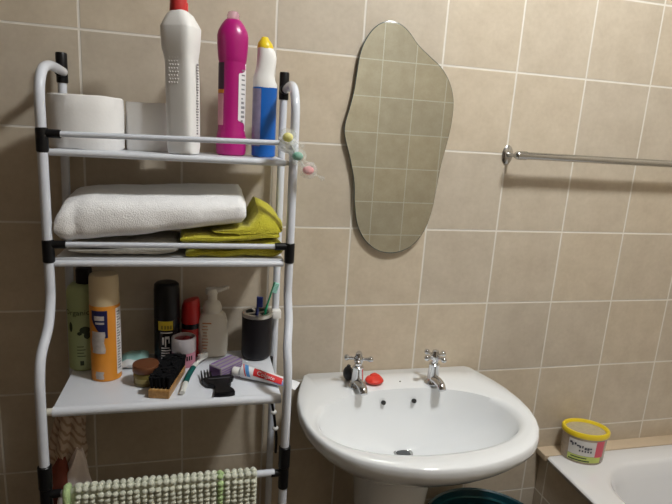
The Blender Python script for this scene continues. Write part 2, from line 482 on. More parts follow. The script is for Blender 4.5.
shelf(S1, -.200, -.036, -.017, .402, .0062, ((.402, 1),), .0052)
shelf(S2, -.202, -.036, -.018, .406, .0060, (), .0105)
shelf(PZ, -.266, -.036, -.018, .402, .0095, ((-.018, -1),), .0075)
def rail(x0, x1, y, z, r, dz=0):
    bm = B(); tube(bm, [(x0, y, z - dz), (x1, y, z)], r, 14); return obj('guard_rail', bm, M_rack, rack)
rail(-.010, .388, -.205, 1.401, .0052, .006)
rail(-.010, .400, -.205, 1.197, .0052)
bm = B(); tube(bm, [(-.008, -.288, .739), (.392, -.288, .742)], .0072, 14); obj('towel_bar', bm, M_rack, rack)
def joint(x, y, z0, z1, sx, zst, rs=.0104, st=.020):
    bm = B(); lathe(bm, [(rs - .002, z0), (rs, z0 + .002), (rs, z1 - .002), (rs - .002, z1)], (x, y, 0), 18)
    tube(bm, [(x, y, zst), (x + sx * (.010 + st), y, zst)], .0076, 14)
    return obj('joint', bm, M_blk, rack)
joint(-.0265, -.205, 1.362, 1.405, 1, 1.395)
joint(-.0265, -.205, 1.163, 1.206, 1, 1.197)
joint(.417, -.205, 1.163, 1.205, -1, 1.197)
for x, sg, low in ((-.032, 1, .60), (.411, -1, .706)):
    o = joint(x, -.288, .753, .801, sg, .740, .0120, .016)
    bm = B(); lathe(bm, [(.0102, low), (.0106, low + .002), (.0106, .753)], (x, -.288, 0), 18); obj('sleeve', bm, M_blk, rack)
bm = B(); box(bm, (.417, -.053, 1.001), (.020, .022, .019), bev=.002); obj('clip', bm, M_white_pl, rack, label='small white plastic clip')

# ------------------------------------------------------------------ toilet rolls
def toilet_roll(cx, cy, z, hx, hy, h, label):
    t = thing('toilet_roll', (cx, cy, z), label, 'toilet roll', 'toilet rolls on the top shelf')
    bm = B(); n = 48; rings = []
    for (f, zz) in ((.42, .0), (.96, 0), (1, .003), (1.0, h * .35), (1.004, h * .7), (1, h - .003), (.965, h), (.42, h)):
        rings.append(sring(cx, cy, z + zz, hx * f, hy * f, 2.25, n))
    vr = [[bm.verts.new(p) for p in r] for r in rings]
    for k in range(len(vr) - 1): faces_between(bm, vr[k], vr[k + 1])
    faces_between(bm, vr[-1], vr[0])
    lumpy(bm, .0022, 30, cx * 10)
    obj('paper', bm, M_paper, t)
    bm = B(); vi = [[bm.verts.new(p) for p in sring(cx, cy, z + zz, hx * f, hy * f, 2.25, 32)] for f, zz in ((.425, .001), (.425, h - .001), (.40, h - .001), (.40, .001))]
    for k in range(4): faces_between(bm, vi[k], vi[(k + 1) % 4])
    obj('core', bm, M_card, t)
toilet_roll(.029, -.112, S1, .067, .056, .098, 'wide squashed white toilet roll at the left end of the top shelf')
toilet_roll(.141, -.083, S1, .0455, .043, .094, 'narrower white toilet roll beside the white red-capped bottle')

# ------------------------------------------------------------------ bottles on the top shelf
cx, cy = .2085, -.157
t = thing('bleach_bottle', (cx, cy, S1), 'tall white plastic bottle with red cap on the top shelf', 'bottle')
bm = B(); R_ = math.radians(-28)
prof = [(.023, .018, 0, .001), (.028, .022, .003, .001), (.0295, .0235, .018, .001), (.0295, .024, .08, 0), (.0295, .024, .135, -.001), (.0288, .0235, .160, -.002), (.0292, .0240, .170, -.003), (.0325, .0262, .184, -.004), (.0340, .0272, .200, -.004), (.0350, .028, .221, -.004), (.0342, .0272, .2235, -.004), (.024, .021, .243, -.005), (.0145, .0145, .250, -.006)]
loft(bm, [sring(cx + dx, cy, S1 + z * 1.035, hx * .94, hy, 4.2 if z < .23 else 2.6, 48, R_) for hx, hy, z, dx in prof])
body = obj('body', bm, M_white_pl, t, angle=25)
bm = B()
for k in range(9):                                     # moulded grip dots on the upper front
    for j in range(4):
        ball(bm, (cx - .469 * .0238 + .883 * (-.0150 + j * .0055 + .002 * (k % 2)), cy - .883 * .0238 - .469 * (-.0150 + j * .0055 + .002 * (k % 2)), S1 + .131 + k * .0063), .0019, u=8, v=6)
obj('grip_dots', bm, M_white_pl, body)
bm = B(); lathe(bm, [(.0150, .256), (.0160, .259), (.0150, .280), (.0135, .290), (.011, .292)], (cx - .008, cy, S1), 24)
box(bm, (cx + .004, cy, S1 + .262), (.010, .012, .022), bev=.002)
obj('cap', bm, M_red_cap, t)
bm = B()
random.seed(11)
for k in range(26):                                    # small print down the right-hand side
    zz = S1 + .166 - k * .0050
    w = random.uniform(.003, .008)
    a = math.radians(-42)
    q = Vector((cx + .883 * .0277 + .002, cy - .469 * .0277 + .002, zz))
    box(bm, q, (w, .0012, .0022 if k % 5 else .0035), rot=math.radians(62))
obj('small_print', bm, M_print, body)
bm = B(); box(bm, (cx + .883 * .0277, cy - .469 * .0277, S1 + .028), (.007, .0012, .006), rot=math.radians(62)); obj('printed_mark', bm, M_pinkprint, body)

cx, cy = .3015, -.108
t = thing('cleaner_bottle', (cx, cy, S1), 'magenta plastic cleaner bottle on the top shelf, pale pink nozzle', 'bottle')
bm = B()
lathe(bm, [(.024, 0), (.029, .003), (.0305, .012), (.0305, .034), (.0280, .046), (.0268, .052), (.0265, .10), (.0265, .182), (.0267, .1835), (.0274, .185), (.0288, .195), (.0304, .216), (.0306, .231), (.0285, .241), (.0225, .252), (.0165, .260), (.013, .263)], (cx, cy, S1), 40, 1, .82)
body = obj('body', bm, M_mag, t, angle=20)
bm = B(); lathe(bm, [(.0125, .262), (.0125, .270), (.010, .276), (.006, .278)], (cx, cy, S1), 20); obj('nozzle', bm, M_magcap, t, label='pale pink translucent nozzle')
bm = B()
def rnd(u, v): return (u if u > .5 else u + .0, v)
def rl(u, v):
    k = max(0, abs(v - .5) - .36) / .14
    return (u + (1 - u) * .55 * k * k, v)
patch(bm, cx, cy, .0268, -64, 20, S1 + .050, S1 + .181, 14, sy=.82, shape=rl)
lab = obj('label', bm, M_lab, body)
bm = B(); random.seed(5)
for k in range(12):
    zz = S1 + .166 - k * .0090
    patch(bm, cx, cy, .0273, -50, -50 + random.uniform(10, 24), zz, zz + (.005 if k > 6 else .0028), 5, sy=.82)
obj('small_print', bm, M_print, lab)
bm = B(); patch(bm, cx, cy, .0267, -190, -128, S1 + .130, S1 + .180, 10, sy=.82); obj('purple_panel', bm, M_purple_d, body)
bm = B(); patch(bm, cx, cy, .0267, -190, -128, S1 + .122, S1 + .129, 10, sy=.82); obj('orange_band', bm, M_orange_pr, body)
bm = B(); patch(bm, cx, cy, .0267, -190, -130, S1 + .060, S1 + .121, 10, sy=.82); obj('picture_panel', bm, M_pinkprint, body)

cx, cy = .368, -.108
t = thing('toilet_cleaner_bottle', (cx, cy, S1), 'blue bottle with bent white neck and yellow cap on the top shelf', 'bottle')
bm = B()
pr = [(.020, .015, 0, 0), (.0245, .018, .003, 0), (.0245, .0185, .02, 0), (.0240, .0185, .10, 0), (.0245, .0185, .140, 0)]
loft(bm, [sring(cx + dx, cy, S1 + z * .995, hx, hy, 2.8, 36) for hx, hy, z, dx in pr]); body = obj('body', bm, M_blue, t)
bm = B()
pr = [(.0247, .0188, .1395, 0), (.0246, .0188, .146, -.0005), (.0225, .018, .156, -.003), (.0205, .0172, .164, -.003), (.0192, .0168, .174, -.001), (.0198, .0168, .188, .001), (.0196, .0165, .200, .0015), (.0178, .016, .210, 0), (.0160, .0150, .216, -.002)]
loft(bm, [sring(cx + dx, cy, S1 + z * .995, hx, hy, 2.2, 36) for hx, hy, z, dx in pr]); obj('neck', bm, M_white_pl, t)
bm = B()
pr = [(.0163, .0153, .2150, -.002), (.0163, .0153, .219, -.002), (.0140, .0135, .226, -.003), (.0085, .0085, .233, -.0035), (.0065, .0065, .237, -.0035), (.004, .004, .238, -.0035)]
loft(bm, [sring(cx + dx, cy, S1 + z * .995, hx, hy, 2, 28) for hx, hy, z, dx in pr]); obj('cap', bm, M_yel, t)
bm = B()
vs = [sring(cx, cy, S1 + z, .0243, .0187, 2.8, 72) for z in (.022, .136)]
idx = list(range(36, 52))
lo = [bm.verts.new(vs[0][i] + (vs[0][i] - Vector((cx, cy, S1 + .022))).normalized() * .0007) for i in idx]
hi = [bm.verts.new(vs[1][i] + (vs[1][i] - Vector((cx, cy, S1 + .136))).normalized() * .0007) for i in idx]
faces_between(bm, lo, hi, closed=False); obj('label', bm, M_bluegrey, body)

# ornament of three sweets in clear film at the rail end
t = thing('hanging_charm', (.418, -.222, 1.38), 'clear film charm with yellow, green and pink balls tied to rack corner', 'charm')
cols = [('yellow', mat('yellow sweet', (.74, .68, .12), .35), (.400, -.232, 1.413), (1, .9, .85)),
        ('green', mat('green sweet', (.10, .36, .25), .35), (.420, -.233, 1.379), (1.05, .9, .8)),
        ('pink', mat('pink sweet', (.80, .30, .31), .35), (.443, -.228, 1.353), (1.1, .9, .8))]
for nm, m_, c, s in cols:
    bm = B(); ball(bm, c, .0102, s, 18, 12); b_ = obj('ball', bm, m_, t, label=nm + ' ball')
    bm = B(); ball(bm, c, .0150, (1.15, 1.0, 1.05), 18, 12); lumpy(bm, .004, 120, c[0] * 9)
    # twisted film ends
    d = Vector((.023, 0, -.012))
    for sg in ((1, -1) if nm != 'yellow' else (1,)):
        p = Vector(c)
        tube(bm, [p + d * sg * .55, p + d * sg * .8, p + d * sg * 1.3], [.007, .003, .012], 10, flat=.4)
    obj('wrapper', bm, M_film, b_)
bm = B(); tube(bm, spline([(.388, -.205, 1.402), (.398, -.222, 1.412), (.412, -.222, 1.393), (.424, -.222, 1.376), (.436, -.220, 1.360)], 6), .0012, 8); obj('string', bm, M_tbwhite, t)
bm = B(); tube(bm, [(.386, -.205, 1.402), (.395, -.205, 1.400), (.413, -.205, 1.396), (.420, -.206, 1.394)], [.009, .015, .0175, .0145], 16); lumpy(bm, .003, 110, 3); obj('tie', bm, M_film2, t)

# ------------------------------------------------------------------ towels on the middle shelf
def ribbon(path, th, y0, y1, ny=14, seed=0, amp=.003, rnd_=.012, wob=.002):
    """a folded sheet: 2D path in x-z with thickness, carried from y0 (front) to y1, front and back edges rounded"""
    P = spline([(x, 0, z) for x, z in path], 8); n = len(P)
    rings = []
    for j in range(ny + 1):
        v = j / ny; y = y0 + (y1 - y0) * v
        e = min(v * (y1 - y0), (1 - v) * (y1 - y0)) / rnd_
        k = 1 if e >= 1 else math.sqrt(max(0, 1 - (1 - e) ** 2)) * .75 + .25
        up, dn = [], []
        for i, p in enumerate(P):
            tdir = (P[min(i + 1, n - 1)] - P[max(i - 1, 0)]).normalized()
            nn = Vector((-tdir.z, 0, tdir.x))
            f = th * .5 * k
            if i == 0 or i == n - 1: f *= .45
            elif i == 1 or i == n - 2: f *= .8
            w = noise.noise(Vector((p.x * 25, y * 30, p.z * 30 + seed))) * amp
            up.append(Vector((p.x, y, p.z)) + nn * (f + w)); dn.append(Vector((p.x, y, p.z)) + nn * (-f + w))
        yy = noise.noise(Vector((j, seed, 1))) * wob
        rings.append([q + Vector((0, noise.noise(Vector((q.x * 22, q.z * 22, seed))) * .004 * (1 - v), 0)) for q in up + dn[::-1]])
    bm = B(); loft(bm, rings)
    return bm

# yellow towel first: S folds opening to the left, rounded on the right
bm = ribbon([(.212, 1.185), (.26, 1.185), (.32, 1.186), (.372, 1.186), (.392, 1.193), (.386, 1.203), (.35, 1.203), (.29, 1.200), (.235, 1.199)], .0165, -.198, -.05, seed=1, amp=.002)
bm2 = ribbon([(.200, 1.212), (.25, 1.214), (.31, 1.219), (.37, 1.226), (.394, 1.221)], .019, -.200, -.055, seed=2, amp=.002, rnd_=.02)
me = bpy.data.meshes.new('tmp'); bm2.to_mesh(me); bm2.free(); bm.from_mesh(me); bpy.data.meshes.remove(me)
# the thick top fold slopes up towards the wall behind the white towel
rings = []
for j in range(17):
    v = j / 16; y = -.200 + .154 * v
    e = min(1, min(v / .16, (1 - v) / .10)); h = (.028 + .027 * min(1, v * 1.7)) * (.15 + .85 * math.sqrt(max(0, 1 - (1 - e) ** 2)))
    r = []
    for i in range(48):
        a = 2 * PI * i / 48
        x = .331 + .074 * math.copysign(abs(math.cos(a)) ** .62, math.cos(a)) * (.90 + .10 * e)
        s_ = math.sin(a)
        z = 1.233 + (h * abs(s_) ** .75 if s_ > 0 else -.006 * abs(s_) ** .6)
        if s_ > 0:                                              # creases that arc round the front right corner
            q = math.hypot((x - .345) * .9, (z - 1.225) * 1.3)
            if x > .335: z = 1.233 + (z - 1.233) * (1 - .36 * ((x - .335) / .065) ** 1.6)
            z -= .0035 * max(0, 1 - abs(q - .030) / .005) + .003 * max(0, 1 - abs(q - .046) / .005)
        if x < .336: z = min(z, 1.2295 + max(0, x - .25) * .12)  # pressed flat under the white towel
        r.append(Vector((x, y, z)))
    rings.append(r)
loft(bm, rings)
lumpy(bm, .0036, 30, 5); lumpy(bm, .0010, 120, 6)
bmesh.ops.translate(bm, vec=(.003, 0, -.006), verts=bm.verts[:])
o = obj('hand_towel', bm, M_ty, origin=(.31, -.12, S2), angle=60); tag(o, 'yellow-green folded towel at the right end of the middle shelf', 'towel', 'towels on the middle shelf')

# thin cream cloth flat under the white towel
bm = ribbon([(.003, 1.188), (.05, 1.184), (.11, 1.184), (.165, 1.185), (.194, 1.191), (.188, 1.200), (.13, 1.199), (.07, 1.196), (.02, 1.199)], .0085, -.192, -.06, seed=7, amp=.0022)
lumpy(bm, .0012, 60, 8)
bmesh.ops.translate(bm, vec=(0, 0, -.0055), verts=bm.verts[:])
o = obj('folded_cloth', bm, M_tgrey, origin=(.09, -.12, S2), angle=60); tag(o, 'thin cream folded cloth lying flat beneath the white towel', 'cloth', 'towels on the middle shelf')

# thick white towel across both
bm = B(); rings = []
nx = 44
for i in range(nx + 1):
    u = i / nx; x = -.013 + .341 * u
    zb = 1.2005 + .0185 * min(1, max(0, u / .55)) + .026 * max(0, (u - .45) / .55)
    zt = 1.270 + .012 * min(1, u / .15) + .012 * u
    e = min(1, min(u / .05, (1 - u) / .03)); k = .55 + .45 * math.sqrt(max(0, 1 - (1 - e) ** 2))
    zm = (zb + zt) / 2; hb = (zt - zb) / 2 * k
    r = []
    for q in range(44):
        a = 2 * PI * q / 44
        c, s = math.cos(a), math.sin(a)
        y = -.124 - .088 * math.copysign(abs(c) ** .5, c) * (.93 + .07 * k)
        z = zm + hb * math.copysign(abs(s) ** .6, s)
        if s > 0: z += .020 * (y + .212) / .17 * min(1, s * 2)   # the top rises towards the wall
        r.append(Vector((x, y, z)))
    rings.append(r)
loft(bm, rings)
for v in bm.verts:                                             # fold creases that curl round the left end
    for c0, dep in ((.016, .005), (.026, .004)):
        d = abs(v.co.x - c0 - .10 * max(0, v.co.z - 1.235))
        if d < .006 and v.co.y < -.12: v.co.y += dep * (1 - d / .006)
lumpy(bm, .003, 16, 3); lumpy(bm, .0008, 60, 9)
bmesh.ops.translate(bm, vec=(0, 0, -.0045), verts=bm.verts[:])
o = obj('bath_towel', bm, M_tw, origin=(.15, -.12, S2), angle=70); tag(o, 'thick white terry towel lying over the yellow towel and cream cloth', 'towel', 'towels on the middle shelf')

# ------------------------------------------------------------------ things on the lower shelf
cx, cy, r = .001, -.086, .0295
t = thing('shampoo_bottle', (cx, cy, PZ), 'pale green cylindrical bottle with black cap at shelf left end', 'bottle')
bm = B(); lathe(bm, [(.026, 0), (r, .003), (r, .10), (r, .165), (.0290, .172), (.026, .180), (.020, .186), (.0165, .188)], (cx, cy, PZ), 40); body = obj('body', bm, M_green, t)
bm = B(); lathe(bm, [(.0160, .187), (.0160, .215), (.0145, .220), (.010, .221)], (cx + .006, cy, PZ), 24); obj('cap', bm, M_blk, t)
bm = B(); text_on_cyl(bm, 'Organics', .0160, cx, cy, r, -97, PZ + .130)
obj('lettering', bm, M_gprint, body)
bm = B()
def leafspot(a, z, w, h):
    def sh(u, v):
        k = math.sqrt(max(0.02, 1 - (2 * v - 1) ** 2)); return (.5 + (u - .5) * k, v)
    patch(bm, cx, cy, r, a - w / 2, a + w / 2, z - h / 2, z + h / 2, 8, shape=sh)
leafspot(-128, PZ + .098, 16, .022); leafspot(-72, PZ + .092, 40, .016); leafspot(-64, PZ + .080, 26, .016); leafspot(-92, PZ + .085, 18, .008)
for k in range(4): patch(bm, cx, cy, r, -104, -78 + 6 * (k % 2), PZ + .055 - k * .007, PZ + .0565 - k * .007, 8)
patch(bm, cx, cy, r, -94, -80, PZ + .014, PZ + .024, 6)
obj('printed_leaves', bm, M_gprint, body)

cx, cy, r = .0545, -.141, .0290
t = thing('aerosol_can', (cx, cy, PZ), 'orange aerosol can with cream cap standing in front of green bottle', 'aerosol can', 'aerosol cans on the lower shelf')
bm = B(); lathe(bm, [(.027, 0), (.0293, .001), (.0293, .004), (r, .006), (r, .10), (r, .158), (.0280, .164)], (cx, cy, PZ), 40); body = obj('body', bm, M_orange, t)
bm = B(); lathe(bm, [(.0286, .160), (.0286, .165), (.0280, .205), (.0275, .216), (.0255, .221), (.018, .222)], (cx, cy, PZ), 40); obj('cap', bm, M_cream, t)
bm = B()
def wedge(u, v): return (1 - (1 - u) * 1.0 if v > .6 else u * (.25 + .75 * v / .6) + (1 - (.25 + .75 * v / .6)), v)
patch(bm, cx, cy, r, -135, -72, PZ + .095, PZ + .152, 12, shape=wedge); obj('blue_panel', bm, M_navy, body)
bm = B()
patch(bm, cx, cy, r + .0004, -122, -84, PZ + .132, PZ + .141, 10); patch(bm, cx, cy, r + .0004, -118, -84, PZ + .124, PZ + .128, 10); obj('small_print', bm, M_pale, body)
bm = B()
def blob(u, v): return (u + .06 * math.sin(v * 9), v)
patch(bm, cx, cy, r + .0001, -138, -84, PZ + .062, PZ + .108, 12, shape=blob); obj('picture_panel', bm, M_pale, body)
bm = B(); patch(bm, cx, cy, r, -38, 30, PZ + .012, PZ + .154, 12); wp = obj('white_panel', bm, M_lab, body)
bm = B(); random.seed(9)
for k in range(22): patch(bm, cx, cy, r + .0005, -34, -34 + random.uniform(10, 24), PZ + .145 - k * .0058, PZ + .148 - k * .0058, 5)
obj('small_print', bm, M_print, wp)
bm = B(); patch(bm, cx, cy, r, -125, -92, PZ + .006, PZ + .022, 8, shape=blob); obj('printed_mark', bm, M_pale, body)

cx, cy, r = .170, -.066, .0275
t = thing('aerosol_can', (cx, cy, PZ), 'black aerosol can with yellow print band standing behind the brush', 'aerosol can', 'aerosol cans on the lower shelf')
bm = B(); lathe(bm, [(.026, 0), (.0278, .001), (.0278, .004), (r, .006), (r, .09), (r, .102)], (cx, cy, PZ), 40); body = obj('body', bm, M_cangloss, t)
bm = B(); lathe(bm, [(.0276, .102), (.0278, .104), (.0276, .165), (.0262, .177), (.022, .181), (.015, .182)], (cx, cy, PZ), 40); obj('cap', bm, M_blk, t)
bm = B(); patch(bm, cx, cy, r, -126, -60, PZ + .078, PZ + .099, 12); yb = obj('yellow_band', bm, M_yband, body)
bm = B()
for a in (-112, -98, -86, -74): patch(bm, cx, cy, r + .0005, a, a + 8, PZ + .081, PZ + .089, 4)
obj('small_print', bm, mat('olive print', (.22, .17, .01), .6), yb)
bm = B(); patch(bm, cx, cy, r, -115, -62, PZ + .0715, PZ + .0735, 10)
patch(bm, cx, cy, r, -108, -100, PZ + .045, PZ + .062, 4); patch(bm, cx, cy, r, -96, -90, PZ + .040, PZ + .064, 4)
patch(bm, cx, cy, r, -90, -76, PZ + .058, PZ + .064, 4); patch(bm, cx, cy, r, -80, -75, PZ + .048, PZ + .060, 4)
for k in range(5): patch(bm, cx, cy, r, -112, -76 + 5 * (k % 2), PZ + .036 - k * .006, PZ + .0385 - k * .006, 6)
obj('white_print', bm, M_lab, body)

cx, cy, r = .2215, -.050, .0215
t = thing('red_bottle', (cx, cy, PZ), 'red bottle with slanted red cap behind the pink and white jar', 'bottle')
bm = B(); lathe(bm, [(.018, 0), (r, .003), (r, .05), (r, .068), (.0205, .070)], (cx, cy, PZ), 32); obj('body', bm, M_redd, t)
bm = B(); lathe(bm, [(.0208, .069), (.0208, .082), (.0195, .083)], (cx, cy, PZ), 32); obj('collar', bm, M_cangloss, t, label='black collar')
bm = B(); vr = lathe(bm, [(.0215, .082), (.0218, .086), (.0208, .110), (.0200, .126), (.0170, .134), (.008, .136)], (cx, cy, PZ), 32)
for v in bm.verts:
    h = v.co.z - PZ
    if h > .112: v.co.z += (v.co.x - cx) * .28 + .001
obj('cap', bm, mat('bright red cap', (.46, .016, .016), .3), t)

cx, cy = .271, -.056
t = thing('pump_bottle', (cx, cy, PZ), 'cream white oval pump bottle standing left of the black tumbler', 'pump bottle')
bm = B()
pr = [(.026, .014, 0), (.0320, .018, .004), (.0335, .0185, .025), (.0335, .0185, .06), (.0325, .0185, .085), (.028, .0175, .101), (.022, .0165, .107), (.018, .016, .108)]
loft(bm, [sring(cx, cy, PZ + z, hx, hy, 2.6, 40) for hx, hy, z in pr]); body = obj('body', bm, M_pump, t)
bm = B(); lathe(bm, [(.0200, .107), (.0215, .110), (.0210, .120), (.0175, .130), (.0115, .134), (.0105, .136), (.0105, .150), (.0095, .151)], (cx - .002, cy, PZ), 32); obj('collar', bm, M_pump, t)
bm = B(); lathe(bm, [(.0095, .148), (.0135, .150), (.0135, .160), (.0125, .163), (.006, .164)], (cx - .004, cy, PZ), 24)
tube(bm, spline([(cx - .002, cy, PZ + .158), (cx + .015, cy - .004, PZ + .161), (cx + .028, cy - .006, PZ + .166), (cx + .034, cy - .007, PZ + .166)], 5), [.0062] * 6 + [.005] * 5 + [.004] * 5, 12)
obj('pump_head', bm, M_pump, t)
bm = B()
for k in range(9):
    z = PZ + .085 - k * .0075
    box(bm, (cx - .016 - (.002 if k else -.002), cy - .0175, z), (.020 if k == 0 else random.uniform(.008, .016), .0012, .003 if k == 0 else .0016), rot=math.radians(-8))
obj('printed_lines', bm, mat('faded orange print', (.42, .17, .06), .6), body)

cx, cy, r = .370, -.070, .0345
t = thing('toothbrush_tumbler', (cx, cy, PZ), 'black cylindrical toothbrush holder with steel rim by the rear right leg', 'toothbrush holder')
H = .108
bm = B(); lathe(bm, [(.028, 0), (.032, .003), (r, .010), (r, .02), (r, H - .006), (.0335, H - .004), (.031, H - .004), (.031, .012), (.02, .010)], (cx, cy, PZ), 44, cap0=True, cap1=True); obj('cup', bm, mat('matte black cup', (.006, .005, .007), .4, spec=.3), t)
bm = B()
def ringpart(bm, r0, r1, z0, z1, n=44):
    vi = [[bm.verts.new((cx + q * math.cos(2 * PI * i / n), cy + q * math.sin(2 * PI * i / n), PZ + z)) for i in range(n)] for q, z in ((r0, z0), (r1, z0), (r1, z1), (r0, z1))]
    for k in range(4): faces_between(bm, vi[k], vi[(k + 1) % 4])
ringpart(bm, .027, .0355, H - .006, H + .002)
box(bm, (cx, cy, PZ + H - .002), (.007, .060, .004), rot=.25); box(bm, (cx, cy, PZ + H - .002), (.060, .007, .004), rot=.25)
obj('rim', bm, M_steel, t, label='polished steel rim with cross divider')
def toothbrush(name, pts, rad, mh, mb, label, tuft_dir, group, headlen=.024):
    t = thing(name, pts[0], label, 'toothbrush', group)
    P = spline(pts, 6)
    bm = B(); tube(bm, P, [rad * (1 if i < len(P) * .62 else .72) for i in range(len(P))], 12, flat=.75); obj('handle', bm, mh, t)
    bm = B(); d = (P[-1] - P[-3]).normalized(); td = Vector(tuft_dir); td = (td - d * td.dot(d)).normalized(); s = d.cross(td)
    for i in range(7):
        for j in (-1, 0, 1):
            p = P[-1] - d * (.002 + i * headlen / 7) + s * (j * .003)
            tube(bm, [p + td * .001, p + td * .0115], .0016, 7)
    obj('bristles', bm, mb, t)
    return t
toothbrush('toothbrush', [(.3655, -.075, PZ + .013), (.366, -.078, PZ + .06), (.368, -.081, PZ + .108), (.369, -.083, PZ + .128), (.369, -.084, PZ + .150)], .0052, M_blue_tb, M_blue_tb, 'dark blue toothbrush standing in the black holder', (1, -.3, 0), 'toothbrushes on the lower shelf')
toothbrush('toothbrush', [(.374, -.052, PZ + .013), (.381, -.060, PZ + .06), (.388, -.066, PZ + .104), (.397, -.068, PZ + .140), (.408, -.070, PZ + .180)], .0042, M_green_tb, M_aqtuft, 'green toothbrush leaning right in the black holder, aqua bristles', (1, -.2, -.3), 'toothbrushes on the lower shelf')
t = toothbrush('toothbrush', [(.209, -.246, PZ + .006), (.213, -.215, PZ + .007), (.221, -.170, PZ + .009), (.232, -.125, PZ + .009), (.247, -.095, PZ + .009), (.257, -.083, PZ + .009)], .0056, M_tbwhite, M_tbwhite, 'white toothbrush with dark teal grip lying beside the wooden brush', (0, 0, 1), 'toothbrushes on the lower shelf')
bm = B(); tube(bm, spline([(.2145, -.205, PZ + .0082), (.2185, -.182, PZ + .0098), (.2235, -.160, PZ + .0102), (.2285, -.140, PZ + .0102)], 5), .0062, 12, flat=.7); obj('grip', bm, M_tbgreen, t, label='dark teal rubber grip')

cx, cy = .1360, -.182
t = thing('cream_jar', (cx, cy, PZ), 'small olive jar with brown screw lid left of the wooden brush', 'jar')
bm = B(); lathe(bm, [(.020, 0), (.0238, .002), (.0245, .006), (.0245, .026), (.0225, .030)], (cx, cy, PZ), 36); body = obj('body', bm, M_amber, t)
bm = B(); patch(bm, cx, cy, .0245, -140, -30, PZ + .009, PZ + .018, 16); obj('label', bm, mat('olive label', (.34, .28, .10), .5), body)
bm = B(); lathe(bm, [(.0255, .029), (.0262, .030), (.0262, .041), (.0252, .0435), (.018, .044)], (cx, cy, PZ), 40); obj('lid', bm, M_brown, t)

cx, cy, r = .2075, -.099, .0255
t = thing('hair_gel_jar', (cx, cy, PZ), 'round pale grey and pink jar between brush and cream pump bottle', 'jar')
bm = B(); lathe(bm, [(.023, 0), (r, .002), (r, .034)], (cx, cy, PZ), 36); body = obj('body', bm, M_pinkjar, t)
bm = B(); lathe(bm, [(r, .034), (.0262, .035), (.0262, .064), (.0250, .066), (.0225, .066), (.0225, .058)], (cx, cy, PZ), 36, cap1=False); obj('collar', bm, M_jarwhite, t, label='pale grey band')
bm = B(); lathe(bm, [(.0224, .059), (.015, .060)], (cx, cy, PZ), 32, cap0=False); ball(bm, (cx + .006, cy + .004, PZ + .060), .008, (1.2, .9, .5)); obj('lid', bm, mat('dark red lid', (.26, .03, .04), .3), t, label='sunken dark red lid')
bm = B()
for k in range(6): patch(bm, cx, cy, r, -112 + k * 12, -105 + k * 12, PZ + .018, PZ + .028, 4)
obj('small_print', bm, M_blk, body)

# crumpled packet behind the orange can
bm = B(); rings = []
for j in range(9):
    v = j / 8
    w = .029 * (.75 + .25 * math.sin(PI * v)); h = .003 + .008 * math.sin(PI * min(1, v * 1.05)) ** .6
    r_ = []
    for i in range(24):
        a = 2 * PI * i / 24
        r_.append(Vector((.101 + w * math.cos(a) + .004 * v, -.116 + .068 * v, PZ + .0035 + h * (1 + math.sin(a)) + .001)))
    rings.append(r_)
loft(bm, rings)
for v in bm.verts:
    if v.co.z > PZ + .006: v.co += Vector((0, 0, .005 * noise.noise(v.co * 55)))
for f in bm.faces:
    f.material_index = 1 if f.calc_center_median().y < -.108 else 0
o = obj('plastic_packet', bm, [M_aqua, M_bagwhite], origin=(.10, -.08, PZ), angle=25); tag(o, 'crumpled aqua and white plastic packet between orange can and black can', 'packet')

# wooden brush, bristles up
t = thing('scrubbing_brush', (.181, -.19, PZ), 'wooden brush lying with black bristles up at the front edge of the shelf', 'brush')
ax = Vector((.235, .972, 0)).normalized(); sd = Vector((ax.y, -ax.x, 0)); o0 = Vector((.1655, -.254, PZ))
L, HW = .128, .0205
bm = B()
def P3(l, s, z): return tuple(o0 + ax * l + sd * s + Vector((0, 0, z)))
outl = []
for l, s in ((0, -HW), (0, HW), (L - .008, HW * .95), (L, HW * .7), (L, -HW * .7), (L - .008, -HW * .95)):
    p = P3(l, s, 0); outl.append((p[0], p[1]))
prism(bm, outl, PZ + .0005, PZ + .0175)
bmesh.ops.bevel(bm, geom=bm.edges[:], offset=.0015, segments=2, affect='EDGES')
wb = obj('handle', bm, M_wood, t, label='varnished wooden block')
bm = B(); random.seed(3)
for i in range(15):
    for j in range(5):
        l = .010 + i * .0077; s = -.0155 + j * .0078
        b0 = Vector(P3(l, s, .017)); lean = Vector((random.uniform(-.003, .003), random.uniform(-.003, .003), .024 + random.uniform(-.002, .002)))
        tube(bm, [b0, b0 + lean * .5, b0 + lean], [.0030, .0040, .0054], 8)
obj('bristles', bm, M_bristle, t)
bm = B()
for j in range(4):
    p = P3(.0045, -.012 + j * .008, .0176); box(bm, p, (.003, .003, .0008), bev=.0003)
obj('staples', bm, M_tuft, wb)

# purple striped packet
c = Vector((.2975, -.152, PZ + .0135)); ang = math.atan2(.049, .051)
t = thing('soap_packet', (c.x, c.y, PZ), 'purple and grey striped oblong packet lying behind the black comb', 'packet')
bm = B(); box(bm, c, (.068, .036, .026), rot=ang, bev=.003, seg=3); wr = obj('wrapper', bm, M_greywrap, t)
u_ = Vector((math.cos(ang), math.sin(ang), 0)); v_ = Vector((-math.sin(ang), math.cos(ang), 0))
bm = B()
for s in (-.013, .0, .013): box(bm, c + v_ * s + Vector((0, 0, .0131)), (.062, .0045 if s else .003, .0006), rot=ang)
for k in range(4): box(bm, c - v_ * .0181 + Vector((0, 0, .008 - k * .0055)), (.062, .0006, .0022), rot=ang)
box(bm, c - u_ * .0341, (.0006, .030, .020), rot=ang)
obj('printed_stripes', bm, M_lilac, wr)

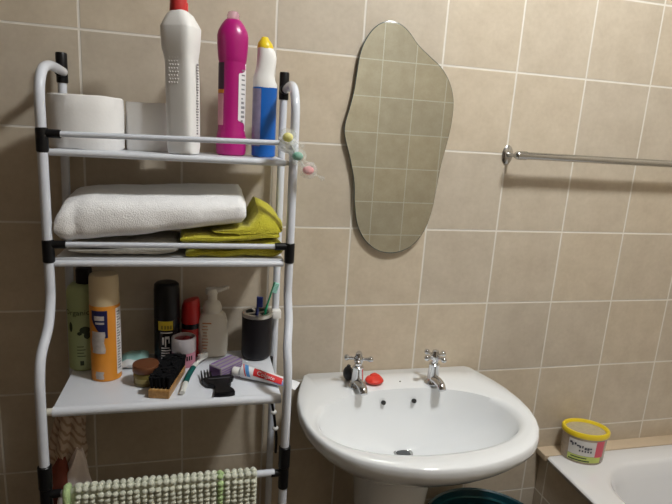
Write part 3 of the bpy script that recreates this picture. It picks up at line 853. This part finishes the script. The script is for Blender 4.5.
# black hair comb
t = thing('hair_comb', (.28, -.22, PZ), 'black plastic comb with short teeth lying at the shelf front edge', 'comb')
bm = B()
prism(bm, [(.247, -.196), (.262, -.188), (.285, -.186), (.304, -.182), (.312, -.189), (.309, -.199), (.301, -.204), (.306, -.213), (.303, -.223), (.293, -.228), (.300, -.238), (.309, -.247), (.311, -.258), (.300, -.264), (.280, -.265), (.270, -.262), (.272, -.250), (.276, -.238), (.273, -.226), (.258, -.222), (.250, -.210)], PZ + .001, PZ + .011, bev=.0015)
obj('handle', bm, M_blk, t)
for k in range(4):
    bm = B(); x = .2475 + k * .0062
    tube(bm, [(x, -.198, PZ + .006), (x - .001, -.180, PZ + .008), (x - .0025, -.163 + .002 * k, PZ + .012)], [.0023, .002, .0011], 8); obj('tooth', bm, M_blk, t)
bm = B(); box(bm, (.282, -.200, PZ + .0114), (.044, .0022, .0008), rot=.08); obj('ridge', bm, mat('grey scuffed plastic', (.09, .09, .095), .4), t)

# toothpaste tube
t = thing('toothpaste_tube', (.38, -.21, PZ), 'red, white and blue toothpaste tube lying across the shelf right end', 'toothpaste')
a0, a1 = Vector((.331, -.181, PZ + .0125)), Vector((.441, -.238, PZ + .0085))
dr = (a1 - a0).normalized(); sdv = Vector((-dr.y, dr.x, 0)); 
def trings(f0, f1, n, grow=0):
    rr = []
    for k in range(n + 1):
        f = f0 + (f1 - f0) * k / n
        hw = .0135 + .005 * f; hh = .0135 * (1 - f) ** .8 + .0012
        c_ = a0.lerp(a1, f); c_ = Vector((c_.x, c_.y, PZ + .0015 + hh + grow))
        rr.append([c_ + sdv * ((hw + grow) * math.cos(a)) + Vector((0, 0, (hh + grow) * math.sin(a))) for a in (2 * PI * i / 28 for i in range(28))])
    return rr
bm = B(); R0 = trings(0, 1, 10)
c0 = a0 + dr * -.006
R0.insert(0, [c0 + sdv * (.0075 * math.cos(a)) + Vector((0, 0, .0075 * math.sin(a))) for a in (2 * PI * i / 28 for i in range(28))])
loft(bm, R0); tb = obj('tube', bm, M_tube, t)
bm = B(); tube(bm, [a0 + dr * -.022, a0 + dr * -.0205, a0 + dr * -.0075, a0 + dr * -.006], [.0075, .009, .0095, .009], 18); obj('cap', bm, M_white_pl, t)
def tband(name, f0, f1, i0, i1, m_, g, slant=0):
    bm = B(); n = 8; rr = []
    for i in range(i0, i1 + 1):
        fo = slant * (i - i0) / max(1, i1 - i0)
        rr.append([bm.verts.new(trings(f0 + fo + (f1 - f0) * k / n, 1, 1, g)[0][i]) for k in range(n + 1)])
    for q in range(len(rr) - 1): faces_between(bm, rr[q], rr[q + 1], closed=False)
    return obj(name, bm, m_, tb, label=None)
tband('blue_stripe', .03, .10, 6, 15, M_tblue, .0003, .10); tband('red_stripe', .00, .02, 6, 15, M_tred, .0003, .10)
rp = tband('red_panel', .22, .74, 7, 13, M_tred, .0004, .02)
tband('blue_panel', .62, .86, 9, 14, mat('pale blue print', (.25, .33, .66), .3), .0002)
# white lettering on the red panel
bm = B(); vs, fs = text_shape('Colgate', .0130)
nv = []
for x, y, _ in vs:
    f = .46 + x / .125
    k = trings(f, 1, 1, .0009)[0]
    ii = 10.4 - y / .0030
    i_ = int(math.floor(ii)); fr = ii - i_
    nv.append(bm.verts.new(k[i_ % 28].lerp(k[(i_ + 1) % 28], fr)))
for f in fs:
    try: bm.faces.new([nv[i] for i in f])
    except ValueError: pass
obj('lettering', bm, M_tube, rp)

# ------------------------------------------------------------------ cloths below
def bath_mat():
    bm = B()
    x0, x1, n = .004, .356, 27
    sp = (x1 - x0) / n; rp = .0100; yb, zb, rr = -.288, .7405, .0085
    prof = []
    for k in range(30): prof.append((Vector((0, yb - rr, zb - .006 - (29 - k) * rp)), Vector((0, -1, 0))))
    for k in range(1, 4):
        a = PI - k * PI / 4
        prof.append((Vector((0, yb + rr * math.cos(a), zb + rr * math.sin(a))), Vector((0, math.cos(a), math.sin(a)))))
    for k in range(22): prof.append((Vector((0, yb + rr, zb - .006 - k * rp)), Vector((0, 1, 0))))
    # backing sheet
    sheet = [p for p, _ in prof]
    for sgn in (0,):
        A = [[bm.verts.new((x, p.y - nn.y * d, p.z - nn.z * d)) for p, nn in prof] for x in (x0, x1) for d in (.0, .005)]
        faces_between(bm, A[0], A[2], closed=False); faces_between(bm, A[1], A[3], closed=False); faces_between(bm, A[0], A[1], closed=False); faces_between(bm, A[2], A[3], closed=False)
    for i in range(n):
        x = x0 + (i + .5) * sp
        green = 1 if i in (0, 21) else 0
        if i == 0:
            tube(bm, [tuple(Vector((x0, p.y + nn.y * .001, p.z + nn.z * .001))) for p, nn in prof], .0085, 10, 1, flat=.8, upref=(1, 0, 0)); continue
        for j, (p, nn) in enumerate(prof):
            j1 = random.uniform(.9, 1.1)
            ball(bm, (x + random.uniform(-.0012, .0012), p.y + nn.y * .002, p.z + nn.z * .002 + random.uniform(-.001, .001)), .0063 * j1, (1, .95, .86), 8, 6, green)
    return bm
o = obj('bath_mat', bath_mat(), [M_mat_a, M_mat_g], origin=(.18, -.288, .74), angle=180)
tag(o, 'pale green bobbled bath mat hung over the bottom bar of rack', 'bath mat')

t = thing('striped_cloth', (-.004, -.15, .88), 'brown striped cloth hanging under the lower shelf inside the left leg', 'cloth')
def drape(rows, nfold, seed, n=56):
    rings = []
    for (z, cx_, cy_, hx, hy, amp) in rows:
        r_ = []; cx_ -= .017; hx *= 1.30
        for i in range(n):
            a = 2 * PI * i / n
            k = 1 + amp * math.sin(nfold * a + seed + z * 14) + .25 * amp * math.sin(2 * nfold * a + 1)
            r_.append(Vector((cx_ + hx * k * math.cos(a), cy_ + hy * k * math.sin(a), z + .004 * math.sin(3 * a + seed))))
        rings.append(r_)
    return rings
rows = [(.893, .006, -.15, .006, .008, .1), (.865, .004, -.15, .014, .016, .15), (.832, .002, -.15, .018, .024, .2), (.795, -.004, -.152, .022, .03, .2), (.765, -.008, -.155, .024, .034, .2), (.735, -.010, -.155, .025, .036, .22), (.705, -.011, -.155, .025, .036, .22), (.68, -.012, -.155, .024, .036, .2)]
pts = []
for k in range(len(rows) - 1):
    for s in range(4):
        f = s / 4; pts.append(tuple(a + (b - a) * f for a, b in zip(rows[k], rows[k + 1])))
bm = B(); loft(bm, drape(pts + [rows[-1]], 6, 1.0), cap1=False); lumpy(bm, .003, 40, 4); obj('outer_fold', bm, M_cloth, t, angle=60)
bm = B(); loft(bm, drape([(.765, .022, -.188, .005, .006, .1), (.735, .020, -.192, .013, .012, .2), (.700, .015, -.196, .022, .015, .25), (.668, .010, -.198, .028, .017, .25), (.640, .006, -.198, .031, .017, .2)], 4, .3, 40), cap1=False); lumpy(bm, .003, 45, 9); obj('hanging_corner', bm, M_flap, t, angle=60, label='pale pink corner with red patches')
bm = B(); loft(bm, drape([(.752, -.010, -.196, .006, .006, .1), (.73, -.012, -.200, .013, .012, .2), (.705, -.013, -.202, .016, .013, .2), (.68, -.013, -.200, .014, .012, .2), (.655, -.012, -.198, .009, .008, .2)], 3, .9, 32)); lumpy(bm, .003, 45, 12); obj('inner_fold', bm, M_rust, t, angle=60, label='rust red inner fold')

t = thing('hanging_strap', (.412, -.058, .89), 'thin black strap with white beads hanging under the shelf right end', 'strap')
bm = B(); P = spline([(.408, -.060, .894), (.407, -.062, .85), (.4085, -.064, .80), (.417, -.066, .755), (.423, -.066, .715), (.427, -.066, .68), (.427, -.064, .64)], 6)
tube(bm, P, [.0075] * 8 + [.0058] * (len(P) - 8), 10, flat=.6); obj('band', bm, M_blk, t)
for c in ((.4175, -.067, .752), (.4235, -.067, .708)):
    bm = B(); ball(bm, c, .0078, (1, 1, .8)); obj('bead', bm, M_white_pl, t, label='white bead')

# ------------------------------------------------------------------ basin
BC = (.731, -.225)
RZ = .820
t = thing('wash_basin', (.731, -.2, 0), 'white porcelain pedestal basin mounted on the tiled wall', 'wash basin')
prof_w = [(-.002, .232), (-.03, .240), (-.06, .251), (-.10, .263), (-.14, .271), (-.20, .2745), (-.25, .270), (-.29, .259), (-.325, .243), (-.36, .218), (-.385, .190), (-.405, .156), (-.42, .118), (-.432, .076), (-.438, .04), (-.440, .0)]
poly = [(.731 - w, y) for y, w in prof_w] + [(.731 + w, y) for y, w in prof_w[-2::-1]]
def ray_poly(poly, c, a):
    d = (math.cos(a), math.sin(a)); best = 0
    for i in range(len(poly)):
        p, q = poly[i], poly[(i + 1) % len(poly)]
        ex, ey = q[0] - p[0], q[1] - p[1]; den = d[0] * ey - d[1] * ex
        if abs(den) < 1e-12: continue
        wx, wy = p[0] - c[0], p[1] - c[1]
        tt = (wx * ey - wy * ex) / den; s = (wx * d[1] - wy * d[0]) / den
        if tt > 0 and -1e-9 <= s <= 1 + 1e-9: best = max(best, tt)
    return best
NA = 128
ang_ = [2 * PI * i / NA for i in range(NA)]
outer = [ray_poly(poly, BC, a) for a in ang_]
IC = (.723, -.247)
def inner_pt(a, f):
    c, s = math.cos(a), math.sin(a)
    hy = .140 if s > 0 else .137
    return (IC[0] + .235 * f * math.copysign(abs(c) ** .93, c), IC[1] + hy * f * math.copysign(abs(s) ** .93, s))
def out_ring(f, z, dz=None, shrink_back=False):
    r_ = []
    for a, q in zip(ang_, outer):
        x = BC[0] + q * f * math.cos(a); y = BC[1] + q * f * math.sin(a)
        if not shrink_back and y > -.06: y = min(-.002, -.002 + (y + .002) * 1.0) if f > .97 else y
        r_.append(Vector((x, min(y, -.002), z)))
    return r_
def mixring(A, Bq, k, z): return [Vector((p.x + (q.x - p.x) * k, p.y + (q.y - p.y) * k, z)) for p, q in zip(A, Bq)]
def under(f, z):
    """lower body: draws in towards the pedestal, its back staying at the wall"""
    r_ = []
    for a, q in zip(ang_, outer):
        x = BC[0] + q * math.cos(a); y = BC[1] + q * math.sin(a)
        x = .731 - .030 * (1 - f) + (x - .731) * f
        y = -.13 + (y + .13) * f if y < -.13 else -.13 + (y + .13) * (f ** .15)
        r_.append(Vector((x, min(y, -.002), z)))
    return r_
O = out_ring(1, RZ)
I = [Vector((*inner_pt(a, 1), RZ)) for a in ang_]
I2 = [Vector((*inner_pt(a, 1.05), RZ)) for a in ang_]
rings = []
ub = [(.26, .652), (.35, .656), (.46, .668), (.58, .689), (.70, .714), (.81, .739), (.90, .761), (.965, .780)]
for f, z in ub: rings.append(under(f, z))
rings += [under(.995, .793), out_ring(1, .800), out_ring(1.0, .810), out_ring(.993, .8172), out_ring(.98, RZ)]
rings.append(mixring(out_ring(.98, RZ), I2, .55, RZ - .0005)); rings.append(mixring(out_ring(.98, RZ), I2, .95, RZ - .0015))
rings.append([Vector((*inner_pt(a, 1.0), RZ - .004)) for a in ang_])
bowl = [(.978, .800), (.955, .788), (.92, .772), (.86, .754), (.77, .735), (.64, .717), (.48, .700), (.32, .688), (.18, .680), (.095, .677)]
DC = (.722, -.172)
for f, z in bowl:
    k = (1 - f) ** 1.2
    r_ = []
    for a in ang_:
        x, y = inner_pt(a, f)
        r_.append(Vector((x + (DC[0] - IC[0]) * k, y + (DC[1] - IC[1]) * k, z + .005 * f)))
    rings.append(r_)
bm = B(); loft(bm, rings, True, True)
basin = obj('bowl', bm, M_por, t, angle=60)
bm = B()
pp = [(.105, .095, 0), (.108, .098, .01), (.098, .090, .05), (.080, .076, .2), (.076, .074, .4), (.082, .080, .52), (.088, .088, .60), (.096, .096, .657)]
loft(bm, [sring(.697, -.165, z, hx, hy, 2.5, 48) for hx, hy, z in pp]); obj('pedestal', bm, M_por, t, angle=60)
bm = B(); lathe(bm, [(.024, .0), (.0235, .003), (.019, .004), (.016, .001)], (DC[0], DC[1], .678), 32, cap1=False); obj('drain_ring', bm, M_chrome_d, t)
bm = B(); lathe(bm, [(.0165, 0), (.0165, .002), (.015, .003), (.006, .0035)], (DC[0], DC[1], .678), 32); obj('drain_plug', bm, mat('dark grey rubber', (.06, .065, .07), .45), t)
for x, y, z in ((.680, -.1195, .788), (.760, -.1205, .788)):      # overflow holes on the back slope of the bowl
    bm = B(); R4 = Matrix.Translation((x, y, z)) @ Matrix.Rotation(math.radians(66), 4, 'X')
    ret = bmesh.ops.create_cone(bm, cap_ends=True, segments=20, radius1=.0055, radius2=.0055, depth=.006); bmesh.ops.transform(bm, matrix=R4, verts=ret['verts'])
    obj('overflow_hole', bm, M_dark, t)
bm = B(); lathe(bm, [(.0022, 0), (.0018, .0012)], (.737, -.075, RZ - .0008), 12); obj('chain_hole', bm, M_dark, t)

# taps
def make_tap(cx, cy, rot, label):
    t = thing('basin_tap', (cx, cy, RZ), label, 'tap', 'pillar taps on the basin')
    z = RZ - .001
    bm = B(); lathe(bm, [(.020, 0), (.0205, .003), (.018, .006), (.0165, .010), (.0150, .014), (.0142, .030), (.0128, .048), (.0138, .050), (.0138, .053), (.0118, .055)], (cx, cy, z), 32)
    obj('body', bm, M_chrome, t)
    bm = B(); P = spline([(cx, cy - .004, z + .013), (cx + .001, cy - .026, z + .017), (cx + .002, cy - .044, z + .015), (cx + .002, cy - .054, z + .006)], 6)
    tube(bm, P, [.0120 - .0022 * i / (len(P) - 1) for i in range(len(P))], 18); obj('spout', bm, M_chrome, t)
    bm = B(); lathe(bm, [(.0085, .053), (.0085, .062), (.0105, .064), (.0105, .067)], (cx, cy, z), 24); obj('stem', bm, M_chrome, t)
    bm = B(); lathe(bm, [(.0105, .066), (.0115, .069), (.0110, .078), (.0085, .083), (.0085, .085), (.0075, .089), (.003, .091)], (cx, cy, z), 24)
    for k in range(4):
        a = rot + k * PI / 2; d = Vector((math.cos(a), math.sin(a), .04))
        c_ = Vector((cx, cy, z + .0735))
        tube(bm, [c_ + d * .008, c_ + d * .014, c_ + d * .023], [.0052, .0036, .0044], 12)
        ball(bm, c_ + d * .0290, .0074, (1, 1, 1), 16, 12)
    obj('cross_handle', bm, M_chrome, t)
    return t
tap = make_tap(.618, -.088, math.radians(-18), 'chrome cross-handled tap beside the red soap, left one')
def dup(root, loc, rotz, label):
    r = root.copy(); COL.objects.link(r); r.location = loc; r['label'] = label
    for ch in list(root.children):
        c = ch.copy(); COL.objects.link(c); c.parent = r
        if ch.name.startswith('cross_handle'): c.rotation_euler = (0, 0, rotz)
    return r
dup(tap, (.8180, -.092, RZ), math.radians(40), 'chrome cross-handled tap standing alone on the basin right side')

bm = B(); ball(bm, (0, 0, 0), .0185, (.72, .9, 1.0), 24, 16); lathe(bm, [(.006, .012), (.0045, .022)], (0, 0, 0), 12)
bmesh.ops.transform(bm, matrix=Matrix.Translation((.605, -.052, RZ + .0180)), verts=bm.verts[:])
o = obj('sink_stopper', bm, mat('black rubber', (.018, .018, .022), .5), origin=(.597, -.055, RZ)); tag(o, 'round black rubber stopper behind the left tap', 'stopper')
bm = B(); ball(bm, (.667, -.076, RZ + .0085), .024, (1.0, .88, .40), 28, 18)
for v in bm.verts: v.co += Vector((0, 0, 1)) * (.004 * noise.noise(v.co * 70) if v.co.z > RZ + .006 else 0)
box(bm, (.671, -.068, RZ + .0125), (.020, .022, .014), rot=.5, bev=.005, seg=3)
o = obj('soap_bar', bm, M_soap, origin=(.667, -.076, RZ)); tag(o, 'lump of red soap beside the left tap on basin', 'soap')

# ------------------------------------------------------------------ mirror
mo = [(.661, 1.682), (.684, 1.677), (.706, 1.662), (.729, 1.638), (.761, 1.615), (.791, 1.594), (.814, 1.567), (.828, 1.537), (.834, 1.505), (.833, 1.46), (.826, 1.412), (.817, 1.362), (.811, 1.303), (.804, 1.245), (.788, 1.195), (.758, 1.158), (.717, 1.141), (.674, 1.145), (.637, 1.170), (.613, 1.21), (.602, 1.263), (.597, 1.315), (.583, 1.370), (.567, 1.420), (.566, 1.450), (.574, 1.485), (.582, 1.525), (.586, 1.565), (.590, 1.602), (.600, 1.634), (.617, 1.661), (.638, 1.677)]
n = len(mo); sm = []
for i in range(n):
    p0, p1, p2, p3 = (Vector((*mo[(i + k) % n], 0)) for k in (-1, 0, 1, 2))
    for k in range(5):
        tt = k / 5
        sm.append(.5 * ((2 * p1) + (p2 - p0) * tt + (2 * p0 - 5 * p1 + 4 * p2 - p3) * tt * tt + (3 * p1 - p0 - 3 * p2 + p3) * tt ** 3))
t = thing('wall_mirror', (.70, -.008, 1.14), 'wavy-edged frameless mirror hung on the tiled wall above the basin', 'mirror')
bm = B()
yb_, yf_ = -.007, -.012
lo = [bm.verts.new((p.x, yb_, p.y)) for p in sm]; hi = [bm.verts.new((p.x, yf_, p.y)) for p in sm]
cen = Vector((.705, 0, 1.41))
hi2 = [bm.verts.new((p.x + (cen.x - p.x) * .008, yf_ - .0006, p.y + (cen.z - p.y) * .008)) for p in sm]
faces_between(bm, lo, hi, 1); faces_between(bm, hi, hi2, 1); f = bm.faces.new(hi2); f = bm.faces.new(lo); f.material_index = 1
obj('glass', bm, [M_mirror, M_edge], t, angle=3)
for q in ((.66, -.0035, 1.58), (.71, -.0035, 1.24)):
    bm = B(); box(bm, q, (.05, .0068, .05)); obj('mounting_pad', bm, M_dark, t)

# ------------------------------------------------------------------ towel rail
t = thing('towel_rail', (1.0, -.03, 1.4), 'long chrome towel rail fixed to the wall above the bath', 'towel rail')
for x in (1.002, 1.80):
    bm = B(); M4 = Matrix.Translation((x, 0, 1.399)) @ Matrix.Rotation(PI / 2, 4, 'X')
    lathe(bm, [(.024, .0005), (.024, .003), (.019, .0055), (.010, .008)], (0, 0, 0), 28, .62, 1)
    lathe(bm, [(.0062, .006), (.0048, .012), (.0048, .048)], (0, 0, 0), 20)
    bmesh.ops.transform(bm, matrix=M4, verts=bm.verts[:])
    tube(bm, [(x, -.052, 1.400), (x + .022, -.052, 1.400)], .0108, 18); ball(bm, (x, -.052, 1.400), .0108)
    obj('bracket', bm, M_chrome_d, t)
bm = B(); tube(bm, [(1.014, -.052, 1.400), (1.79, -.052, 1.400)], .0092, 20); obj('bar', bm, M_chrome_d, t)

# ------------------------------------------------------------------ bathtub
def rrect(x0, x1, y0, y1, rad, z, n=10):
    out = []
    for (cx_, cy_, a0_) in ((x1 - rad, y1 - rad, 0), (x0 + rad, y1 - rad, PI / 2), (x0 + rad, y0 + rad, PI), (x1 - rad, y0 + rad, 1.5 * PI)):
        for k in range(n + 1):
            a = a0_ + k * PI / 2 / n; out.append(Vector((cx_ + rad * math.cos(a), cy_ + rad * math.sin(a), z)))
    return out
t = thing('bathtub', (1.6, -.85, 0), 'white enamelled bathtub at right under the towel rail', 'bathtub')
ty0, ty1, tx0, tx1 = -1.78, -.046, 1.229, 1.975
bm = B()
q = [rrect(tx0 + .012, tx1, ty0, ty1, .012, .516), rrect(tx0 + .009, tx1, ty0, ty1, .012, .517), rrect(tx0, tx1, ty0, ty1, .012, .535), rrect(tx0 + .002, tx1 - .002, ty0 + .002, ty1 - .002, .012, .539), rrect(tx0 + .006, tx1 - .006, ty0 + .006, ty1 - .006, .012, .5405),
     rrect(1.306, 1.905, -1.70, -.106, .14, .5405), rrect(1.314, 1.898, -1.69, -.114, .14, .538), rrect(1.319, 1.894, -1.68, -.120, .14, .530), rrect(1.326, 1.887, -1.66, -.131, .14, .49), rrect(1.325, 1.868, -1.46, -.150, .115, .34), rrect(1.345, 1.848, -1.40, -.18, .11, .22), rrect(1.38, 1.81, -1.34, -.22, .09, .185), rrect(1.44, 1.75, -1.25, -.30, .06, .178)]
loft(bm, q, False, True); obj('tub', bm, M_enamel, t, angle=50)
bm = B(); lathe(bm, [(.026, 0), (.025, .003), (.02, .004)], (1.595, -.42, .178), 24); obj('drain', bm, M_chrome_d, t)

# ------------------------------------------------------------------ tub with yellow lid
cx, cy, bz = 1.334, -.064, .5405
RT = math.radians(40)
t = thing('plastic_tub', (cx, cy, bz), 'clear plastic tub with yellow rimmed lid on the bath corner', 'plastic tub')
EX, EY = .885, .66
vrot = math.radians(-22)
bm = B(); lathe(bm, [(.064, 0), (.0665, .003), (.0685, .04), (.0705, .084)], (cx, cy, bz), 48, EX, EY, rot=vrot); body = obj('body', bm, M_clear, t)
def epatch(bm, a0_, a1_, z0, z1, g=.0012, n=14):
    rr = []
    for z in (z0, (z0 + z1) / 2, z1):
        rad = .0665 + (z - .003) * .0495 + g
        row = []
        for i in range(n + 1):
            a = math.radians(a0_ - 21 + (a1_ - a0_) * i / n); lx, ly = rad * EX * math.cos(a), rad * EY * math.sin(a)
            row.append(bm.verts.new((cx + lx * math.cos(vrot) - ly * math.sin(vrot), cy + lx * math.sin(vrot) + ly * math.cos(vrot), bz + z)))
        rr.append(row)
    for k in range(2): faces_between(bm, rr[k], rr[k + 1], closed=False)
bm = B(); epatch(bm, -122, -50, .028, .074); lab = obj('label', bm, mat('pale label', (.62, .60, .58), .45, var=.12, vscale=60), body)
bm = B(); epatch(bm, -50, -24, .026, .077, .0014); obj('red_panel', bm, M_pinkr, body)
bm = B(); epatch(bm, -122, -30, .008, .027, .0014); gp = obj('green_panel', bm, M_lgreen, body)
bm = B(); epatch(bm, -118, -62, .010, .014, .0020); epatch(bm, -112, -70, .019, .0225, .0020); obj('small_print', bm, M_gprint, gp)
bm = B(); random.seed(8)
for k in range(9):
    a = -118 + k * 6.5; z = .064 - .0016 * k + random.uniform(-.003, .003)
    epatch(bm, a, a + random.uniform(3, 7), z - random.uniform(.002, .006), z + random.uniform(.002, .005), .0022, 3)
for k in range(5): epatch(bm, -92 + k * 7, -88 + k * 7, .040, .046, .0022, 3)
obj('script_print', bm, mat('dark slate print', (.06, .06, .08), .5), lab)
bm = B(); n = 48
vi = [[bm.verts.new(p) for p in sring(cx, cy, bz + z, q_ * EX, q_ * EY, 2, n, vrot)] for q_, z in ((.060, .084), (.0725, .081), (.0750, .084), (.0750, .093), (.0725, .0965), (.066, .0965), (.0625, .093), (.0620, .089))]
for k in range(8): faces_between(bm, vi[k], vi[(k + 1) % 8])
lid = obj('lid', bm, M_yel, t, label='yellow lid rim')
bm = B(); lathe(bm, [(.0622, .0865), (.0622, .089), (.045, .0897)], (cx, cy, bz), 40, EX, EY, rot=vrot); obj('lid_panel', bm, M_lidclear, lid, label='clear centre of lid')

# ------------------------------------------------------------------ bin under the basin
cx, cy, r = .940, -.243, .165
t = thing('bucket', (cx, cy, 0), 'dark teal round plastic bucket on the floor below the basin', 'bucket')
bm = B(); prof = [(.120, 0), (.125, .003), (.152, .45), (.158, .462), (.1645, .480), (.1655, .487), (.163, .491), (.158, .488), (.150, .465), (.146, .45), (.121, .01)]
lathe(bm, prof, (cx, cy, 0), 64); obj('pail', bm, M_teal, t)
bm = B()
n = 64
vi = [[bm.verts.new((cx + q_ * math.cos(2 * PI * i / n), cy + q_ * math.sin(2 * PI * i / n), z)) for i in range(n)] for q_, z in ((.1475, .471), (.1505, .469), (.1520, .474), (.1495, .476))]
for k in range(4): faces_between(bm, vi[k], vi[(k + 1) % 4])
obj('inner_rim', bm, M_teal2, t, label='lighter teal inner rim')

# ------------------------------------------------------------------ ceiling lamp
LX, LY, LZ = .98, -.78, 2.40
t = thing('ceiling_lamp', (LX, LY, ZC), 'bare bulb on a white holder fixed to the ceiling', 'lamp')
bm = B(); lathe(bm, [(.055, 0), (.055, -.02), (.03, -.035), (.024, -.06), (.020, -.045)], (LX, LY, ZC), 32); obj('holder', bm, M_white_pl, t)
ld = bpy.data.lights.new('bulb', 'POINT'); ld.energy = 71; ld.color = (.965, .992, 1.0); ld.shadow_soft_size = .085
lo_ = bpy.data.objects.new('bulb', ld); COL.objects.link(lo_); lo_.parent = t; lo_.location = (0, 0, LZ - ZC)

w = bpy.data.worlds.new('room air'); SC.world = w; w.use_nodes = True
w.node_tree.nodes['Background'].inputs[0].default_value = (.05, .05, .05, 1); w.node_tree.nodes['Background'].inputs[1].default_value = 0

# ------------------------------------------------------------------ camera
f_px = 534.48
cp_, sp_ = math.cos(-.219446702), math.sin(-.219446702); cy_, sy_ = math.cos(.2507902), math.sin(.2507902); cr_, sr_ = math.cos(.0629202616), math.sin(.0629202616)
fw = Vector((sy_ * cp_, cy_ * cp_, sp_)); r0 = Vector((cy_, -sy_, 0)); u0 = r0.cross(fw)
rv = r0 * cr_ + u0 * sr_; uv = u0 * cr_ - r0 * sr_
cam = bpy.data.cameras.new('camera'); co = bpy.data.objects.new('camera', cam); COL.objects.link(co)
M3 = Matrix((rv, uv, -fw)).transposed().to_4x4(); M3.translation = Vector((.24624977, -1.24991751, 1.42716513)); co.matrix_world = M3
cam.sensor_width = 36; cam.lens = f_px * 36 / 672; cam.clip_start = .01
SC.camera = co
SC.view_settings.view_transform = 'Standard'; SC.view_settings.look = 'None'; SC.view_settings.gamma = 1
SC.view_settings.use_curve_mapping = False; SC.view_settings.exposure = 0
